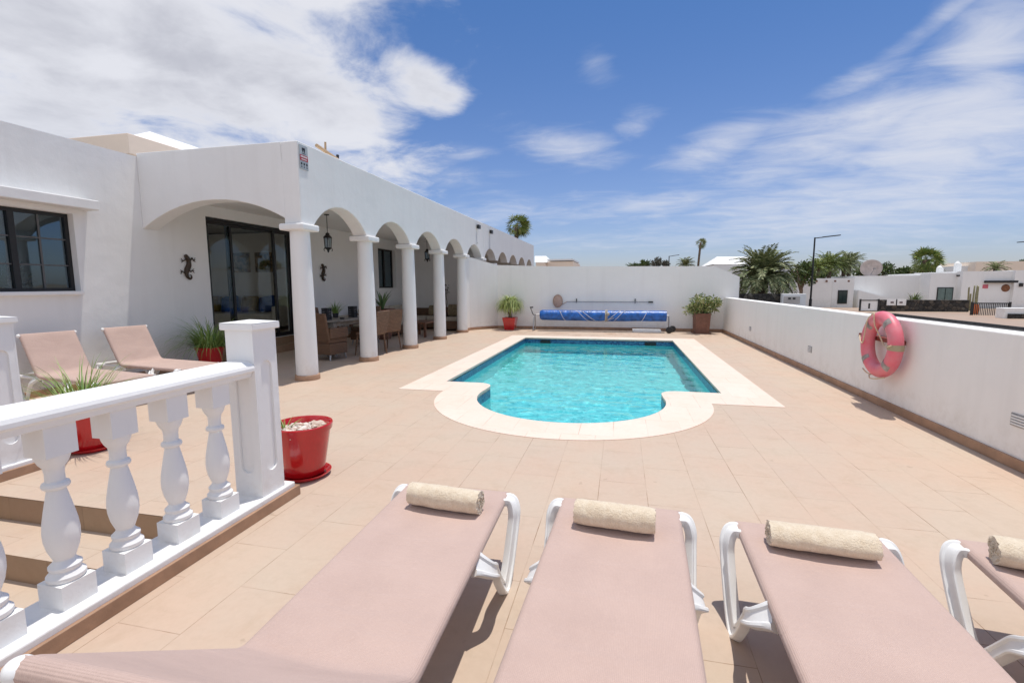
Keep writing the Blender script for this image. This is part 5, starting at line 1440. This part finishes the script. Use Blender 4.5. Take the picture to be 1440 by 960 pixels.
# satellite dish
sd_ = X(1225, 379, 43.8)
dish = empty('satellite_dish', (sd_.x, 43.8, X(1225, 388, 43.8).z), 0, 'large pale satellite dish on the roof of the flat villa', 'satellite dish')
b = NB(); rg = []
for j in range(7):
    q = .80*j/6
    rg.append([b.verts.new((q*math.cos(t)*1.0, -.10*(1-(j/6)**2)*-1.0, q*math.sin(t)*.85)) for t in [2*math.pi*k/32 for k in range(32)]] if j else [b.verts.new((0, .10, 0))])
for k in range(32): b.faces.new((rg[0][0], rg[1][k], rg[1][(k+1) % 32]))
for j in range(1, 6):
    for k in range(32): b.faces.new((rg[j][k], rg[j+1][k], rg[j+1][(k+1) % 32], rg[j][(k+1) % 32]))
o = link('reflector', b, mat('pale_dish', (.52, .45, .42), .6, .12, 3), dish, smooth=True); o.location = (0, 0, .62)
sm = o.modifiers.new('thickness', 'SOLIDIFY'); sm.thickness = .03
b = NB(); tube(b, [(0, .12, -.1), (0, .12, .6)], .05, 8); tube(b, [(0, .0, .1), (0, -.5, .55)], .02, 6); box(b, -.06, .06, -.58, -.46, .5, .62); link('mount', b, GREY, dish)
# stone wall, meter boxes, gates, pillar
b = NB(); a = X(1236, 421.5, 36.0); c = X(1364, 421.5, 36.0); box(b, a.x, c.x, 36, 36.35, -.5, a.z-.0)
sw = link('stone_wall', b, BASALT, bevel=.02); tag(sw, 'dark lava stone garden wall across the road between two gates', 'wall')
for px0, px1, lab in ((1248.5, 1259.5, 'left one'), (1261, 1272, 'right one')):
    r_ = empty('meter_box', (X((px0+px1)/2, 425, 36).x, 35.98, X(1255, 425, 36).z), 0, 'white meter box in the lava stone wall, %s' % lab, 'meter box', 'meter boxes in the stone wall')
    b = NB(); wd_ = (px1-px0)/FPX*36/2; box(b, -wd_, wd_, -.03, .015, -.2, .2); link('door', b, PAINT, r_, bevel=.01)
    b = NB(); box(b, -.09, .09, -.036, -.031, -.06, .05); link('emblem', b, mat('meter_mark', (.14, .10, .10), .6), r_)
def gate(px0, px1, pyt, pyb, D, label, nb_=8, closed=False):
    a = X(px0, pyt, D); c = X(px1, pyb, D); r_ = empty('metal_gate', (a.x, D, c.z), 0, label, 'gate'); W_ = c.x-a.x; H = a.z-c.z
    b = NB(); box(b, 0, .09, -.04, .04, -.1, H+.05); box(b, W_-.09, W_, -.04, .04, -.1, H+.05); box(b, .09, W_-.09, -.025, .025, H-.06, H); box(b, .09, W_-.09, -.025, .025, 0, .06); link('frame', b, BLACK, r_)
    if closed:
        b = NB(); box(b, .09, W_-.09, .0, .02, .06, H-.06); link('panel', b, PAINT, r_)
        b = NB(); box(b, W_/2-.05, W_/2+.05, -.012, -.001, H*.25, H*.7); link('ornament', b, BLACK, r_)
    else:
        b = NB()
        for k in range(nb_): xx = .09+(W_-.18)*(k+.5)/nb_; box(b, xx-.014, xx+.014, -.014, .014, .06, H-.06)
        link('bars', b, BLACK, r_)
    return r_
gate(1209, 1235.5, 421.5, 438, 36.0, 'black framed white panel gate left of the stone wall', closed=True)
gate(1366, 1419, 425.5, 451, 32.5, 'black barred driveway gate right of the stone wall', 20)
gp = empty('gate_pillar', (X(1415, 435, 30).x, 30, -.5), 0, 'white gate pillar with dark stone panel at the right edge', 'pillar')
b = NB(); a = X(1413, 433, 29.6); c = X(1470, 433, 29.6); box(b, a.x, c.x, 29.6, 30.2, -.5, a.z); o = link('pillar', b, WHITE, gp, bevel=.02); o.matrix_parent_inverse = Matrix.Translation(-Vector(gp.location))
b = NB(); a = X(1417, 441, 29.6); box(b, a.x, c.x+.5, 29.5, 29.598, -.5, a.z); o = link('stone_panel', b, BASALT, gp); o.matrix_parent_inverse = Matrix.Translation(-Vector(gp.location))
# front court floor behind gate, orange jar, cactus
oj = X(1371, 443, 37.0)
b = NB(); lathe(b, [(.11, 0), (.17, .18), (.17, .40), (.11, .54), (.13, .58), (.09, .58), (.001, .45)], 20, cap=False); o = link('clay_jar', b, mat('orange_clay', (.60, .15, .04), .7), smooth=40); o.location = (X(1371, 443, 33.5).x, 33.5, -.37); tag(o, 'orange clay jar behind the black driveway gate', 'jar')
cc = empty('cactus', (X(1370, 410, 37.5).x, 37.5, -.5), 0, 'columnar cactus cluster rising above the stone wall end', 'cactus'); b = NB(); rnd = random.Random(6)
for k in range(9):
    xx = rnd.uniform(-.34, .34); hh_ = rnd.uniform(1.3, 1.9)-abs(xx)*.5; tube(b, [(xx*.4, 0, 0), (xx, 0, .5), (xx, rnd.uniform(-.1, .1), hh_), (xx, 0, hh_+.05)], [.04, .05, .045, .02], 8)
link('stems', b, mat('cactus_skin', (.26, .24, .13), .7, .15, 9), cc, smooth=True)
yp = empty('yucca_plant', (X(1286, 420, 38).x, 38, -.5), 0, 'bright green leafy plant peeping over the middle of the stone wall', 'plant'); b = NB(); blades(b, 70, .2, .75, 1.1, 1.2, .07, 41, (0, 0, .75)); link('leaves', b, SHRUB, yp)
b = NB(); tube(b, [(0, 0, 0), (0, 0, .8)], .08, 8); link('stem', b, BARK, yp)
# dark wall under the date palm and the white box by it
b = NB(); a = X(1041, 413, 31); c = X(1101, 415, 31); box(b, a.x, c.x, 31, 31.3, -.5, a.z); tag(link('stone_wall', b, BASALT), 'low dark stone wall below the date palm', 'wall')
mb = empty('meter_cabinet', (X(1117, 415, 30.5).x, 30.5, -.5), 0, 'white cabinet with dark panels left of the tall street lamp', 'cabinet')
b = NB(); a = X(1101, 413, 30.5); c = X(1134, 413, 30.5); box(b, a.x-mb.location.x, c.x-mb.location.x, 0, .4, 0, a.z+.5); link('body', b, WHITE, mb, bevel=.02)
b = NB(); box(b, -.55, .30, -.03, -.002, a.z+.5-.55, a.z+.5-.15); link('panel', b, mat('cabinet_panel', (.55, .50, .46), .6), mb)
b = NB(); box(b, -.32, -.18, -.045, -.031, a.z+.5-.32, a.z+.5-.22); box(b, -.08, .06, -.045, -.031, a.z+.5-.32, a.z+.5-.22); link('dial', b, BLACK, mb)
# far roofs
def house(name, parts, loc, label):
    r_ = empty(name, loc, 0, label, 'house')
    for nm, b, m_ in parts:
        o = link(nm, b, m_, r_); o.matrix_parent_inverse = Matrix.Translation(-Vector(loc))
    return r_
def gable(px0, px1, pyt, pyb, D, depth, slope_px=12):
    b = NB(); a = X(px0+slope_px, pyt, D+depth*.5); c = X(px1, pyt, D+depth*.5); e0 = X(px0, pyb, D); e1 = X(px1, pyb, D)
    v = [b.verts.new(q) for q in (e0, e1, c, a)]; b.faces.new(v)
    v2 = [b.verts.new((e0.x, D+depth, e0.z)), b.verts.new((e1.x, D+depth, e1.z))]; b.faces.new((v[3], v[2], v2[1], v2[0])); b.faces.new((v[0], v[3], v2[0])); b.faces.new((v[1], v2[1], v[2]))
    w_ = NB(); box(w_, e0.x+.1, e1.x-.1, D+.05, D+depth-.05, -.5, e0.z-.02); return b, w_
g1, w1 = gable(1003, 1060, 361, 371.5, 50, 8, 5)
house('white_roofed_house', [('roof', g1, PAINT), ('wall', w1, WHITE)], (X(1030, 380, 50).x, 50, -.5), 'house with a bright white pitched roof behind the date palm')
g1, w1 = gable(752, 768, 360, 369, 46, 8, 0); 
house('white_roofed_house', [('roof', g1, PAINT), ('wall', w1, CREAM)], (X(760, 380, 46).x, 46, -.5), 'small white pitched roof next to the end of the arcade')
b = NB(); hbox(b, 769, 806, 368, 47, 8); r2 = NB(); a = X(770, 366, 47); c = X(806, 366, 47); box(r2, a.x, c.x, 46.9, 54, a.z-.06, a.z+.1)
house('flat_roofed_house', [('wall', b, CREAM), ('roof', r2, PAINT)], (X(790, 380, 47).x, 47, -.5), 'cream flat roofed house over the left part of the back wall')
b = NB(); hbox(b, 1373, 1480, 368, 54, 9); r2 = NB(); hbox(r2, 1352, 1373, 374, 55, 7)
house('flat_roofed_house', [('wall', b, CREAM), ('annex', r2, WHITE)], (X(1400, 380, 54).x, 54, -.5), 'cream flat roofed house standing behind the villa at the right edge')
b = NB(); hbox(b, 1326, 1347, 376.5, 53, 6); house('flat_roofed_house', [('wall', b, PAINT)], (X(1336, 380, 53).x, 53, -.5), 'small bright white house block between the two chimneys')
pr_ = X(1400, 376, 47); date_palm((pr_.x, pr_.y), pr_.z-.1, 1.0, 'low spreading palm above the roof of the villa near the right edge', seed=33, n=26, trunk_r=.12)
b = NB(); hbox(b, 1095, 1112, 377, 58, 6); house('flat_roofed_house', [('wall', b, WHITE)], (X(1103, 380, 58).x, 58, -.5), 'small white house glimpsed right behind the date palm')
